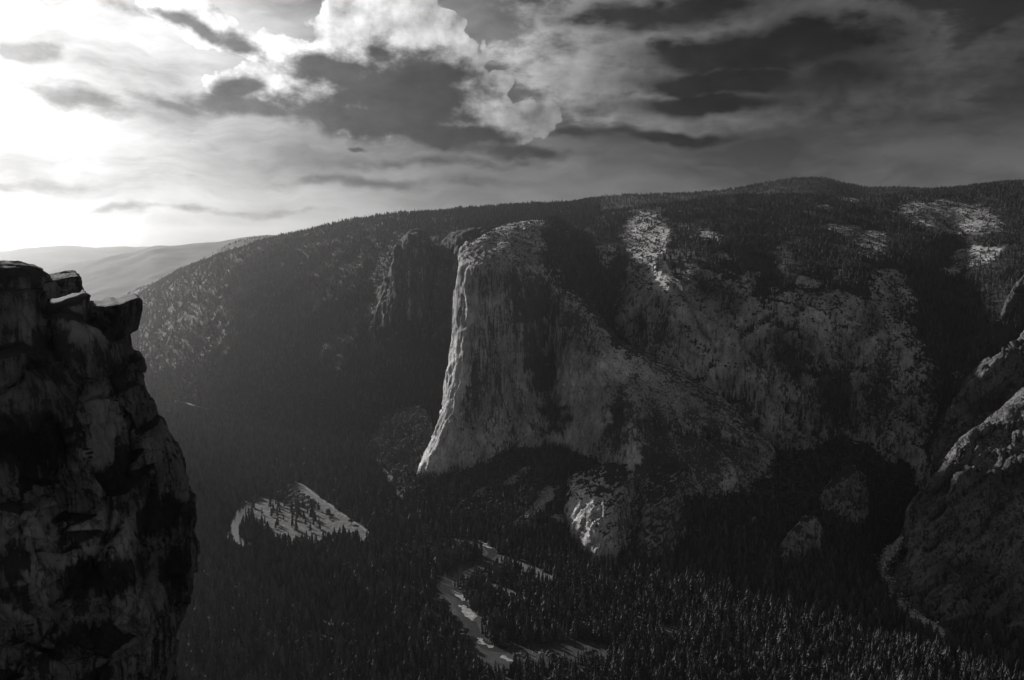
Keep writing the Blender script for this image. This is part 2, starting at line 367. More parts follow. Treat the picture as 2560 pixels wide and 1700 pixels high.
for e, k_ in [((1975, 905, 60, 50, 20), .45), ((2080, 980, 60, 80, 0), .6), ((1870, 1060, 60, 70, 0), .3), ((1640, 820, 70, 50, 30), .35), ((2190, 990, 40, 100, 0), .4), ((1760, 720, 50, 25, 20), .5)]:
    stain_shade += k_ * 1.2 * ell(wx, wy, *e)
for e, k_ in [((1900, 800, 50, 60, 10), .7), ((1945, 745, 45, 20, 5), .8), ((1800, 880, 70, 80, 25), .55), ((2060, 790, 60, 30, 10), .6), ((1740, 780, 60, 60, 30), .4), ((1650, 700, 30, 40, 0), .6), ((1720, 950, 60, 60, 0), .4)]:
    stain_shade -= k_ * ell(wx, wy, *e)
DFV = V; DF_BARE = bare; DF_UP = up; DF_G = gully
grid_obj("granite_wall", V, M_WALL, veg, "broad grey granite wall under a dark wooded plateau on the right", stain_shade=stain_shade)

# --- slopes left: the long wooded valley side
B = [
 (100, [(950, None), (945, 6300), (940, 6500), (930, 6800), (925, 7200)]),
 (220, [(985, None), (940, 6100), (900, 6500), (875, 7000), (850, 7500)]),
 (310, [(1012, None), (945, 5700), (880, 6200), (820, 6700), (778, 7200)]),
 (400, [(1038, None), (940, 5250), (850, 5650), (775, 6100), (720, 6700)]),
 (500, [(1060, None), (930, 4950), (820, 5300), (735, 5700), (668, 6250)]),
 (600, [(1072, None), (930, 4750), (820, 5050), (720, 5400), (640, 5850)]),
 (750, [(1082, None), (935, 4650), (815, 4950), (695, 5350), (596, 5900)]),
 (840, [(1090, None), (940, 4520), (820, 4820), (690, 5220), (575, 5900)]),
 (930, [(1100, None), (955, 4380), (830, 4680), (690, 5080), (560, 5900)]),
 (1010, [(1110, None), (970, 4280), (845, 4480), (690, 4780), (548, 5900)]),
 (1080, [(1120, None), (980, 4200), (850, 4400), (680, 4680), (540, 5950)]),
 (1150, [(1130, None), (990, 4150), (850, 4380), (660, 4700), (535, 6000)]),
 (1300, [(1150, None), (1000, 4100), (850, 4400), (650, 4900), (527, 6100)]),
 (1500, [(1150, None), (1000, 4200), (850, 4600), (650, 5200), (515, 6300)]),
]
BC = []
for x, r in B:
    c = [P(x, y, Y) for y, Y in r]; c[0] = off(c[0], 0, 0, -6)
    c.append(back(c[-1], 500, 0, -40)); c.append(back(c[-1], 900, 0, -500)); BC.append(c)
V = loft(BC, 14, 12)
hf = sm(V[..., 2], 0, 200)
V = rough(V, 38, 700, .55, 4, seed=4.4, mask=hf)
V = rough(V, 13, 160, .35, 5, .6, seed=8.1, mask=.4 + .6 * hf)
px, py = warped(V, 25, 20, 150.); up = slope_up(V)
rocky = np.zeros(px.shape)
for e in [(1030, 640, 28, 60, 0), (1050, 760, 75, 110, 8), (945, 700, 30, 35, 0), (1110, 700, 40, 110, 0), (810, 625, 22, 14, -20), (1140, 620, 25, 40, 0),
          (600, 870, 60, 40, 0), (850, 730, 25, 60, -10), (480, 800, 90, 25, -35), (620, 740, 120, 14, -38), (430, 900, 120, 20, -35), (1060, 1000, 40, 40, 40)]:
    rocky = np.maximum(rocky, ell(px, py, *e))
n = normals(V)
V = V - n * 0
veg = 1.4 - .5 * sm(rocky, .2, .8) + .25 * fbm(V / 120., 4)
BV = V; B_ROCK = rocky
grid_obj("valley_side_slope", V, M_HILL, veg, "long wooded valley side sloping down behind the great cliff on the left")

# broken cliffs on that slope, right behind the great prow
RB = [[P(x - 30, y0, Y + 60), P(x - 22, y1, Y), P(x - 14, y2, Y), P(x, y3, Y + 30), P(x + 6, y3 - 14, Y + 120)] for x, y0, y1, y2, y3, Y in
      [(955, 830, 815, 790, 760, 4560), (985, 850, 820, 760, 690, 4480), (1012, 860, 800, 700, 612, 4440), (1040, 870, 800, 690, 600, 4400), (1068, 875, 790, 700, 640, 4420),
       (1098, 870, 790, 700, 640, 4440), (1130, 900, 780, 680, 612, 4300), (1155, 900, 780, 670, 600, 4250), (1190, 900, 780, 670, 598, 4250), (1260, 900, 780, 660, 590, 4300)]]
for k, c in enumerate(RB): RB[k] = [off(c[0], 0, 40, -60)] + c + [off(c[-1], 0, 260, -40)]
V = loft(RB, 7, 7); V = rough(V, 40, 170, .3, 5, .6, seed=6.6); V = blocky(V, 12, 55, .4, seed=1.0); V = rough(V, 7, 40, .2, 4, .6, seed=16.6); up = slope_up(V); stain_shade = .45 + 0 * up
veg = sm(up, .35, .6) * .9 + .1 * fbm(V / 40., 3) + .12
grid_obj("side_cliff", V, M_WALL, veg, "shaded rock towers low on the wooded slope just left of the great cliff", stain_shade=stain_shade)

# --- talus aprons
T = [
 (900, [(900, 1135, None), (925, 1110, 3920), (940, 1090, 4000), (955, 1060, 4100)]),
 (960, [(945, 1185, None), (985, 1140, 3620), (1010, 1100, 3750), (1030, 1050, 3900)]),
 (1000, [(985, 1250, None), (1012, 1190, 3250), (1038, 1150, 3360), (1070, 1090, 3540)]),
 (1060, [(1040, 1290, None), (1050, 1212, 3090), (1065, 1176, 3165), (1090, 1150, 3280)]),
 (1130, [(1110, 1320, None), (1130, 1218, 3015), (1140, 1180, 3095), (1150, 1155, 3220)]),
 (1200, [(1180, 1345, None), (1190, 1222, 2985), (1205, 1168, 3070), (1210, 1135, 3200)]),
 (1260, [(1240, 1365, None), (1250, 1260, 2870), (1260, 1185, 2980), (1268, 1102, 3200)]),
 (1340, [(1320, 1385, None), (1330, 1280, 2760), (1340, 1200, 2900), (1350, 1104, 3230)]),
 (1400, [(1390, 1405, None), (1400, 1320, 2700), (1400, 1205, 2880), (1405, 1092, 3200)]),
 (1450, [(1440, 1418, None), (1445, 1345, 2670), (1450, 1205, 2880), (1465, 1108, 3110)]),
 (1520, [(1510, 1420, None), (1515, 1350, 2690), (1520, 1190, 2880), (1520, 1133, 3010)]),
 (1580, [(1580, 1420, None), (1582, 1350, 2700), (1580, 1200, 2870), (1570, 1165, 2930)]),
 (1660, [(1660, 1420, None), (1660, 1350, 2660), (1660, 1270, 2720), (1655, 1205, 2840)]),
 (1750, [(1750, 1430, None), (1750, 1345, 2650), (1750, 1280, 2710), (1750, 1225, 2820)]),
 (1850, [(1850, 1445, None), (1850, 1335, 2640), (1850, 1270, 2720), (1855, 1200, 2860)]),
 (1960, [(1960, 1465, None), (1960, 1330, 2640), (1960, 1240, 2770), (1965, 1140, 3000)]),
 (2080, [(2080, 1480, None), (2080, 1340, 2610), (2080, 1220, 2790), (2080, 1060, 3130)]),
 (2170, [(2160, 1475, None), (2165, 1360, 2620), (2180, 1230, 2790), (2200, 1060, 3080)]),
 (2230, [(2200, 1460, None), (2235, 1360, 2650), (2260, 1240, 2780), (2280, 1090, 3000)]),
 (2340, [(2330, 1420, None), (2330, 1320, 2760), (2340, 1220, 2850), (2350, 1100, 2980)]),
 (2480, [(2480, 1400, None), (2480, 1300, 2800), (2480, 1200, 2900), (2480, 1060, 3000)]),
 (2800, [(2800, 1400, None), (2800, 1300, 2800), (2800, 1200, 2900), (2800, 1060, 3000)]),
]
TC = []
for x, r in T:
    c = [P(*q) for q in r]; c[0] = off(c[0], 0, 0, -4); c.append(off(c[-1], 0, 150, 30)); TC.append(c)
V = loft(TC, 9, 9); V = rough(V, 16, 150, 1, 4, seed=12.4, ridged=False, mask=sm(V[..., 2], 0, 60))
px, py = warped(V, 10, 8, 60.)
scree = np.zeros(px.shape)
for e in [(1345, 1265, 50, 16, -42), (1300, 1300, 25, 9, -40), (1395, 1300, 22, 12, 10), (1370, 1225, 40, 8, -10), (1290, 1190, 40, 10, -35), (1470, 1130, 50, 14, 5), (1350, 1110, 28, 8, -30),
          (1885, 1305, 12, 10, -40), (1870, 1215, 6, 28, 0), (2150, 1195, 8, 12, 0), (1200, 1230, 25, 6, -30)]:
    scree = np.maximum(scree, ell(px, py, *e))
TV = V; T_S = scree
grid_obj("talus_slope", V, granite("scree_rock", .38, .12, .22, .028, streak=.1, bump_m=5), 1.05 - 1.0 * sm(scree, .1, .5) + .15 * fbm(V / 60., 3),
         "wooded talus apron with pale scree patches at the foot of the cliffs")

# --- low sunlit buttress at the foot
I1 = [
 [(1436, 1395, 2640), (1421, 1338, 2720), (1414, 1285, 2790), (1420, 1235, 2850), (1428, 1198, 2900), (1440, 1183, 2940)],
 [(1462, 1400, 2590), (1446, 1340, 2650), (1446, 1285, 2705), (1455, 1238, 2765), (1468, 1198, 2830), (1478, 1178, 2890)],
 [(1492, 1400, 2560), (1484, 1340, 2600), (1490, 1285, 2650), (1498, 1238, 2710), (1512, 1195, 2790), (1520, 1168, 2870)],
 [(1525, 1395, 2555), (1526, 1340, 2590), (1534, 1288, 2640), (1543, 1238, 2700), (1552, 1198, 2780), (1560, 1166, 2870)],
 [(1575, 1380, 2640), (1580, 1340, 2680), (1585, 1290, 2730), (1590, 1240, 2780), (1596, 1200, 2825), (1604, 1163, 2880)],
 [(1618, 1398, 2570), (1614, 1345, 2610), (1620, 1290, 2660), (1628, 1240, 2710), (1638, 1200, 2780), (1648, 1160, 2860)],
 [(1665, 1395, 2580), (1668, 1345, 2620), (1674, 1290, 2670), (1680, 1240, 2730), (1690, 1200, 2790), (1700, 1165, 2870)],
 [(1715, 1380, 2650), (1718, 1345, 2690), (1722, 1295, 2750), (1728, 1250, 2800), (1735, 1205, 2850), (1745, 1165, 2900)],
]
IC = [[P(*q) for q in c] for c in I1]
IC = [[back(p, 300, 60) for p in IC[0]]] + IC + [[back(p, 180, -10) for p in IC[-1]]]
IC = [[off(c[0], 0, 0, -30)] + c + [back(c[-1], 140, 10, 4)] for c in IC]
V = loft(IC, 4.0, 4.0); V = rough(V, 10, 100, .4, 5, .6, seed=21.2, tilt=-.6); V = blocky(V, 8, 48, .45, -.6, seed=3.0); V = blocky(V, 3, 18, .45, -.6, seed=5.0); V = rough(V, 4, 24, .3, 4, .6, seed=2.9, tilt=-.5)
up = slope_up(V); px, py, _ = project(V)
grid_obj("rock_buttress", V, M_CAP, sm(up, .62, .85) * .8 + .1 + .25 * sm(px, 1570, 1600) + .12 * fbm(V / 30., 3), "small pale buttress at the cliff foot with its left side in full sun", stain_shade=-.4 + .58 * sm(px, 1490, 1570))  # left face lightened, rest darkened: sun and shade painted into the rock colour

def dome(name, pts, label, seed, mat, vegb=.25, ds=4.5):
    cols = [[P(*q) for q in c] for c in pts]
    cols = [[back(p, 130, 40) for p in cols[0]]] + cols + [[back(p, 130, -40) for p in cols[-1]]]
    cols = [[off(c[0], 0, 20, -50)] + c + [back(c[-1], 90, 0, -12)] for c in cols]
    V = loft(cols, ds, ds); V = rough(V, 7, 60, .4, 5, .6, seed=seed); V = blocky(V, 7, 34, .5, seed=seed); up = slope_up(V)
    return grid_obj(name, V, mat, sm(up, .6, .85) * .6 + vegb + .15 * fbm(V / 40., 3), label, stain_shade=.02 + 0 * up)
dome("granite_dome", [[(1893, 1462, 2500), (1893, 1440, 2520), (1895, 1425, 2550)], [(1930, 1465, 2470), (1935, 1420, 2500), (1950, 1370, 2560)],
     [(1975, 1465, 2460), (1985, 1380, 2510), (2010, 1300, 2590)], [(2020, 1462, 2470), (2030, 1380, 2530), (2028, 1296, 2600)],
     [(2055, 1450, 2500), (2058, 1390, 2550), (2052, 1325, 2620)], [(2070, 1440, 2540), (2072, 1405, 2570), (2068, 1360, 2640)]],
     "lone triangular rock dome poking out of the dark forest at lower right", 31.3, M_WALL, .22)
dome("rock_outcrop", [[(2052, 1330, 2690), (2050, 1280, 2720), (2060, 1230, 2770)], [(2085, 1335, 2660), (2085, 1260, 2710), (2095, 1190, 2780)],
     [(2130, 1330, 2660), (2130, 1250, 2710), (2130, 1170, 2790)], [(2160, 1310, 2690), (2165, 1250, 2740), (2158, 1195, 2810)]],
     "rough wooded outcrop above the triangular rock dome", 41.3, M_WALL, .38)

# --- big sloping slabs at the right edge
def slab(name, cols, label, seed, mat=M_SLAB, ds=5.0, amp=34, vegb=.12):
    cols = [[P(*q) for q in c] for c in cols]
    cols = [[back(p, 220, 60, 0) for p in cols[0]]] + cols
    cols = [[off(c[0], 0, -30, -60)] + c + [back(c[-1], 60, 12, -8), back(c[-1], 300, 60, -100)] for c in cols]
    V = loft(cols, ds, ds); V = rough(V, amp * .5, 170, .3, 3, .6, seed=seed, tilt=-.9); V = blocky(V, amp * .55, 95, .3, -.9, seed=seed); V = blocky(V, amp * .25, 34, .3, -.9, seed=seed + 4); V = rough(V, amp * .22, 34, .3, 5, .6, seed=seed + 3, tilt=-1.0)
    up = slope_up(V)
    return grid_obj(name, V, mat, sm(up, .62, .9) * .35 + vegb + .18 * fbm(V / 60., 3), label)
slab("granite_slab", [
 [(2226, 1420, 2430), (2226, 1412, 2440), (2227, 1405, 2450), (2228, 1398, 2460)],
 [(2270, 1475, 2260), (2272, 1430, 2300), (2274, 1385, 2350), (2276, 1340, 2400)],
 [(2300, 1500, 2210), (2302, 1420, 2270), (2302, 1335, 2350), (2304, 1245, 2430)],
 [(2365, 1525, 2160), (2368, 1410, 2230), (2368, 1290, 2330), (2366, 1160, 2440)],
 [(2450, 1520, 2150), (2452, 1390, 2230), (2452, 1240, 2350), (2450, 1072, 2520)],
 [(2560, 1552, 2080), (2560, 1380, 2180), (2560, 1200, 2340), (2560, 996, 2620)],
 [(2760, 1600, 2000), (2760, 1380, 2120), (2760, 1150, 2300), (2760, 880, 2700)]],
 "huge sloping granite slab filling the lower right edge", 51.7)
slab("granite_rib", [
 [(2352, 1180, 2720), (2352, 1160, 2730), (2352, 1140, 2740), (2352, 1122, 2755)],
 [(2375, 1200, 2690), (2375, 1150, 2710), (2376, 1105, 2740), (2378, 1062, 2775)],
 [(2400, 1190, 2680), (2400, 1130, 2710), (2400, 1060, 2750), (2398, 1000, 2800)],
 [(2440, 1160, 2680), (2440, 1090, 2720), (2438, 1010, 2770), (2434, 945, 2830)],
 [(2500, 1120, 2700), (2500, 1040, 2740), (2498, 960, 2800), (2490, 898, 2880)],
 [(2570, 1080, 2720), (2570, 1000, 2770), (2570, 910, 2840), (2565, 846, 2940)],
 [(2760, 960, 2750), (2760, 880, 2830), (2760, 790, 2950), (2760, 700, 3100)]],
 "upper granite rib behind the big slab at the right edge", 61.7)
slab("rock_spur", [
 [(2500, 860, 3180), (2500, 840, 3190), (2502, 820, 3200), (2504, 800, 3215)],
 [(2528, 860, 3160), (2528, 820, 3180), (2530, 780, 3210), (2532, 735, 3250)],
 [(2565, 850, 3150), (2565, 790, 3190), (2565, 730, 3240), (2565, 682, 3300)],
 [(2700, 800, 3150), (2700, 730, 3220), (2700, 660, 3300), (2700, 600, 3400)]],
 "small rocky spur high at the right edge below the plateau", 71.7, vegb=.42, amp=12)

# --- shoulder hidden behind the near cliff, whose foot shows beside it
MR = [
 [(506, 1376, None), (504, 1368, 2900), (502, 1360, 2930), (500, 1352, 2960)],
 [(488, 1385, None), (486, 1365, 2910), (484, 1345, 2950), (481, 1322, 3000)],
 [(470, 1395, None), (468, 1350, 2920), (464, 1300, 2990), (460, 1262, 3060)],
 [(440, 1400, None), (438, 1320, 2960), (434, 1250, 3050), (430, 1190, 3130)],
 [(385, 1400, None), (384, 1260, 3000), (382, 1150, 3100), (380, 1070, 3200)],
 [(330, 1400, None), (328, 1180, 3080), (322, 1050, 3160), (318, 960, 3260)],
 [(312, 1400, None), (310, 1120, 3120), (306, 930, 3220), (300, 770, 3340)],
 [(255, 1400, None), (255, 1150, 3120), (252, 960, 3220), (250, 800, 3340)],
 [(190, 1400, None), (190, 1270, 3120), (188, 1190, 3220), (186, 1120, 3340)],
 [(60, 1400, None), (60, 1330, 3120), (60, 1300, 3200), (60, 1270, 3280)],
]
MC = [[P(*q) for q in c] for c in MR]
MC = [[back(p, 150, -40) for p in MC[0]]] + MC
MC = [[off(c[0], 0, 0, -20)] + c + [back(c[-1], 200, -20, -10), back(c[-1], 700, -60, -400)] for c in MC]
V = loft(MC, 12, 12); V = rough(V, 14, 120, .4, 5, .6, seed=81.2)
grid_obj("far_shoulder", V, M_SLAB, .1 + .2 * fbm(V / 60., 3), "pale foot of a rock shoulder peeping out beside the near cliff")

# --- far ridges
def ridge(name, sky, Ycrest, Ybase, drop, label, seed, mat=M_RIDGE, amp=60, ds=60, rowy=None):
    cols = []
    for x, y in sky:
        c = P(x, y + 1.5, Ycrest); b = P(x, y + drop, Ybase)
        m1 = tuple(b[k] * .62 + c[k] * .38 for k in range(3)); m2 = tuple(b[k] * .3 + c[k] * .7 for k in range(3))
        cols.append([off(b, 0, 0, -250), b, off(m1, 0, 0, 10), off(m2, 0, 0, 30), c, back(c, 800, 0, -60), back(c, 2600, 0, -500)])
    V = loft(cols, ds, ds)
    V = rough(V, amp, amp * 14, .8, 3, .45, seed=seed, ridged=False)
    return V, grid_obj(name, V, mat, None, label)
SKY = [(980, 560), (1030, 545), (1138, 533), (1225, 527), (1301, 515), (1410, 511), (1470, 498), (1518, 492), (1640, 487), (1768, 481), (1860, 470), (1930, 456), (2006, 447),
       (2055, 448), (2147, 467), (2260, 471), (2364, 473), (2440, 463), (2494, 456), (2560, 455), (2750, 450)]
GV, _ = ridge("mountain_ridge", SKY, 8600, 6500, 70, "dark wooded skyline ridge with a low rounded summit on the right", 3.3, amp=16, ds=24)
R2V, _ = ridge("far_ridge", [(60, 700), (106, 681), (163, 662), (260, 641), (352, 624), (385, 613), (461, 612), (542, 603), (575, 597), (640, 590), (760, 586), (900, 580)], 12500, 9000, 150, "hazy ridge descending leftwards behind the wooded slope", 13.3, amp=45, ds=55)
R1V, _ = ridge("near_spur", [(180, 830), (260, 780), (327, 733), (400, 704), (460, 682), (520, 640), (586, 608), (644, 597), (713, 595), (790, 588)], 8200, 6800, 120, "wooded spur with a pale slab dropping left behind the valley side", 23.3, amp=22, ds=28)
R3V, _ = ridge("distant_ridge", [(-300, 640), (0, 627), (65, 619), (125, 615), (217, 616), (347, 616), (420, 613), (600, 610), (700, 612)], 21000, 16000, 110, "palest ridge on the horizon at the far left", 33.3, amp=60, ds=110)
R4V, _ = ridge("middle_ridge", [(-400, 700), (-100, 690), (0, 676), (60, 672), (130, 668), (220, 655), (330, 645), (420, 640), (520, 640)], 16500, 13500, 120, "second palest ridge below the horizon at the far left", 43.3, amp=60, ds=90)

# ---------------------------------------------------------------- valley floor features
def gp(pts): return [P(x, y)[:2] for x, y in pts]
def poly_sheet(name, pts, z, mat, label, jitter=3.0):
    pts = gp(pts); out = []
    for k in range(len(pts)):
        a = np.array(pts[k]); b_ = np.array(pts[(k + 1) % len(pts)]); n = max(1, int(np.linalg.norm(b_ - a) / 9))
        for t in range(n):
            q = a + (b_ - a) * t / n; j = RNG.normal(size=2) * jitter; out.append(q + j)
    bm = bmesh.new(); vs = [bm.verts.new((p[0], p[1], z)) for p in out]; f = bm.faces.new(vs)
    if f.normal.z < 0: f.normal_flip()
    bmesh.ops.triangulate(bm, faces=bm.faces[:]); bm.normal_update()
    for f in bm.faces:
        if f.normal.z < 0: f.normal_flip()
    me = bpy.data.meshes.new(name); bm.to_mesh(me); bm.free(); me.materials.append(mat)
    o = bpy.data.objects.new(name, me); COL.objects.link(o); o["label"] = label; o["kind"] = "structure"
    return np.array(out)
def strip_poly(pts, wid):
    """closed polygon (px coordinates) of a strip of given half widths in metres"""
    g = [np.array(P(x, y)[:2]) for x, y in pts]; L = []; Rr = []
    g3 = np.array([[q[0], q[1], 0] for q in g]); s = catmull(g3[:, None, :], 0, 14)[:, 0, :2]
    w = np.interp(np.linspace(0, 1, len(s)), np.linspace(0, 1, len(wid)), wid)
    w = w * (1 + .18 * fbm(np.c_[s / 40, np.zeros(len(s))], 3))
    d = np.gradient(s, axis=0); d /= np.linalg.norm(d, axis=1)[:, None]; nrm = np.c_[-d[:, 1], d[:, 0]]
    return s + nrm * w[:, None], s - nrm * w[:, None]
def strip(name, pts, wid, z, mat, label, kind="structure"):
    A, Bq = strip_poly(pts, wid); V = np.zeros((2, len(A), 3)); V[0, :, :2] = A; V[1, :, :2] = Bq; V[..., 2] = z
    n = len(A); bm = bmesh.new(); va = [bm.verts.new(v) for v in V[0]]; vb = [bm.verts.new(v) for v in V[1]]
    for k in range(n - 1): bm.faces.new((va[k], va[k + 1], vb[k + 1], vb[k]))
    bm.normal_update()
    for f in bm.faces:
        if f.normal.z < 0: f.normal_flip()
    me = bpy.data.meshes.new(name); bm.to_mesh(me); bm.free(); me.materials.append(mat)
    o = bpy.data.objects.new(name, me); COL.objects.link(o); o["label"] = label; o["kind"] = kind
    return np.concatenate([A, Bq[::-1]])
CLEAR = []   # polygons without trees
MEADOW = [(641, 1251), (655, 1239), (679, 1246), (700, 1258), (722, 1240), (735, 1212), (748, 1205), (775, 1227), (814, 1253), (839, 1271), (873, 1297), (905, 1318), (930, 1340), (922, 1352), (880, 1347), (848, 1345), (789, 1355), (730, 1362), (700, 1352), (664, 1334), (640, 1312), (628, 1295), (634, 1270)]
CLEAR.append(poly_sheet("meadow", MEADOW, .6, M_GRASS, "sunlit grassy meadow in the valley forest, striped by long tree shadows"))
CLEAR.append(poly_sheet("clearing", [(1262, 1391), (1290, 1398), (1320, 1408), (1350, 1424), (1376, 1438), (1384, 1458), (1352, 1455), (1325, 1442), (1298, 1428), (1268, 1412), (1240, 1408), (1245, 1396)], .5, M_GRASS, "narrow grassy clearing beside the river bend"))
CLEAR.append(poly_sheet("glade", [(1215, 1452), (1245, 1462), (1290, 1482), (1330, 1500), (1326, 1506), (1280, 1495), (1235, 1474), (1212, 1460)], .5, M_GRASS, "thin pale glade inside the river loop"))
CLEAR.append(poly_sheet("glade", [(1815, 1512), (1850, 1508), (1870, 1510), (1862, 1520), (1822, 1524)], .5, M_GRASS, "tiny pale glade in the dark forest at lower right"))
RIV = [(1100, 1341), (1165, 1346), (1200, 1356), (1222, 1372), (1232, 1384), (1206, 1400), (1170, 1413), (1130, 1430), (1110, 1448), (1112, 1468), (1135, 1492), (1158, 1522), (1172, 1552), (1186, 1585), (1200, 1604), (1226, 1618), (1263, 1624), (1316, 1615), (1386, 1611), (1450, 1607), (1510, 1608)]
CLEAR.append(strip("river", RIV, [8, 9, 11, 17, 24, 26, 23, 22, 20, 18, 16, 15, 13, 10], .3, M_WATER, "winding river shining between the trees at bottom centre"))
CLEAR.append(strip("river", [(630, 1255), (612, 1268), (600, 1284), (594, 1300), (586, 1322), (583, 1342), (600, 1352), (606, 1366), (640, 1395)], [14, 30, 26, 20, 18, 24, 12, 10, 6], .3, M_WATER, "bright bend of river at the left end of the meadow"))
CLEAR.append(strip("river", [(440, 1140), (452, 1158), (456, 1175), (450, 1192)], [18, 18, 14, 10], .3, M_WATER, "glint of river beside the near cliff edge"))
def sand(pts, label): CLEAR.append(poly_sheet("sandbar", pts, .9, M_SAND, label, 3.6))
sand([(1147, 1512), (1162, 1514), (1180, 1526), (1192, 1540), (1190, 1553), (1174, 1550), (1160, 1536)], "broad pale sandbar in the river bend")
sand([(1130, 1474), (1150, 1486), (1168, 1502), (1160, 1504), (1140, 1490), (1126, 1480)], "narrow sand strip above the broad sandbar")
sand([(1185, 1592), (1196, 1594), (1212, 1606), (1236, 1618), (1222, 1618), (1200, 1608), (1186, 1600)], "sand strip below the broad sandbar")
sand([(1258, 1638), (1270, 1646), (1290, 1652), (1292, 1656), (1270, 1654), (1256, 1644)], "curved sand rim near the bottom edge")
sand([(1282, 1632), (1304, 1632), (1304, 1635), (1284, 1635)], "small flat sand patch near the bottom edge")
sand([(1345, 1628), (1360, 1626), (1358, 1636), (1346, 1638)], "small bright sand patch right of the curved sand rim")
sand([(1200, 1350), (1214, 1358), (1230, 1370), (1226, 1373), (1210, 1364), (1198, 1354)], "sand spit at the upper river crossing")
sand([(610, 1352), (624, 1355), (636, 1362), (632, 1368), (618, 1360)], "sand patch by the bright river bend")
ROADP = [(736, 1204), (760, 1216), (785, 1236), (815, 1256), (842, 1276), (872, 1298), (900, 1316), (925, 1334)]
CLEAR.append(strip("road", ROADP, [6, 6, 6, 6], 1.2, M_ROAD, "narrow road along the far edge of the meadow"))
def inpoly(x, y, poly):
    c = np.zeros(x.shape, bool); n = len(poly); j = n - 1
    for i in range(n):
        xi, yi = poly[i]; xj, yj = poly[j]
        if yi != yj: c ^= ((yi > y) != (yj > y)) & (x < (xj - xi) * (y - yi) / (yj - yi) + xi)
        j = i
    return c

# height map of everything lofted, to seat trees and the streambed
CELL = 12.0; HX0, HY0 = -4500.0, 1000.0; HNX, HNY = 760, 700
HM = np.zeros((HNX, HNY))
for k, V in SURF.items():
    if k.startswith(("ground", "distant", "far_ridge", "middle")): continue
    q = V.reshape(-1, 3); i = ((q[:, 0] - HX0) / CELL).astype(int); j = ((q[:, 1] - HY0) / CELL).astype(int)
    ok = (i >= 0) & (i < HNX) & (j >= 0) & (j < HNY); np.maximum.at(HM, (i[ok], j[ok]), q[ok, 2])
def hmap(x, y):
    i = np.clip(((x - HX0) / CELL).astype(int), 0, HNX - 1); j = np.clip(((y - HY0) / CELL).astype(int), 0, HNY - 1); return HM[i, j]
# ---------------------------------------------------------------- tree meshes
def raw_mesh(name, verts, faces, mats, midx=None):
    me = bpy.data.meshes.new(name); me.from_pydata(verts, [], faces); me.update()
    for m in mats: me.materials.append(m)
    if midx is not None: me.polygons.foreach_set("material_index", midx)
    return me
def trunk_geo(h=.5, r=.016, n=6, top=.3):
    v = []; f = []
    for k in range(n):
        a = 2 * math.pi * k / n
        v.append((r * math.cos(a), r * math.sin(a), -.04)); v.append((r * top * math.cos(a), r * top * math.sin(a), h))
    for k in range(n):
        a, b_ = 2 * k, 2 * ((k + 1) % n); f.append((a, b_, b_ + 1, a + 1))
    return v, f
def conifer_geo(rnd, layers=8, pts=7, rad=.13, base=.12):
    v = []; f = []; lean = (rnd.uniform(-.02, .02), rnd.uniform(-.02, .02))
    for k in range(layers):
        t = k / (layers - 1); z0 = base + (1 - base) * (t ** .92) * .93; r = rad * (1 - t) ** .75 * rnd.uniform(.78, 1.2) + .012
        ztop = z0 + (1 - base) / layers * rnd.uniform(1.5, 2.1); ztop = min(ztop, 1.0 if k == layers - 1 else .99)
        cx, cy = lean[0] * t + rnd.uniform(-.012, .012), lean[1] * t + rnd.uniform(-.012, .012)
        o = len(v); v.append((cx, cy, ztop)); ph = rnd.uniform(0, 6.28)
        for j in range(2 * pts):
            a = ph + math.pi * j / pts + rnd.uniform(-.12, .12); q = r * (rnd.uniform(.8, 1.25) if j % 2 == 0 else rnd.uniform(.35, .6))
            v.append((cx + q * math.cos(a), cy + q * math.sin(a), z0 - (.02 if j % 2 == 0 else -.015) - rnd.uniform(0, .02)))
        for j in range(2 * pts): f.append((o, o + 1 + j, o + 1 + (j + 1) % (2 * pts)))
        o2 = len(v); v.append((cx, cy, z0 + .02))
        for j in range(2 * pts): f.append((o2, o + 1 + (j + 1) % (2 * pts), o + 1 + j))
    return v, f
def leafy_geo(rnd, clumps=11, flat=.8, leaves=150):
    v = []; f = []; cs = []
    for k in range(clumps):
        a = rnd.uniform(0, 6.28); r = .3 * math.sqrt(rnd.random()); z = .38 + .42 * rnd.random() * (1 - r)
        s = rnd.uniform(.13, .24); cs.append((r * math.cos(a), r * math.sin(a), z, s))
    for cx, cy, cz, s in cs:
        bm = bmesh.new(); bmesh.ops.create_icosphere(bm, subdivisions=1, radius=s)
        o = len(v)
        for q in bm.verts:
            k = rnd.uniform(.7, 1.25); v.append((cx + q.co.x * k, cy + q.co.y * k, cz + q.co.z * k * flat))
        for q in bm.faces: f.append(tuple(o + w.index for w in q.verts))
        bm.free()
    for k in range(leaves):
        cx, cy, cz, s = rnd.choice(cs); d = Vector((rnd.gauss(0, 1), rnd.gauss(0, 1), rnd.gauss(.2, 1))).normalized() * s * rnd.uniform(.9, 1.3)
        c = Vector((cx, cy, cz)) + d; o = len(v)
        for j in range(3):
            v.append(tuple(c + Vector((rnd.uniform(-1, 1), rnd.uniform(-1, 1), rnd.uniform(-1, 1))) * .05))
        f.append((o, o + 1, o + 2))
    return v, f
def merged(name, crown, trunk, mc):
    v = list(crown[0]); f = list(crown[1]); o = len(v); v += trunk[0]; f += [tuple(o + i for i in q) for q in trunk[1]]
    return raw_mesh(name, v, f, [mc, M_BARK], [0] * len(crown[1]) + [1] * len(trunk[1]))
rnd = random.Random(5)
src_con = bpy.data.collections.new("conifer_sources"); src_leaf = bpy.data.collections.new("leafy_sources")
CON = []
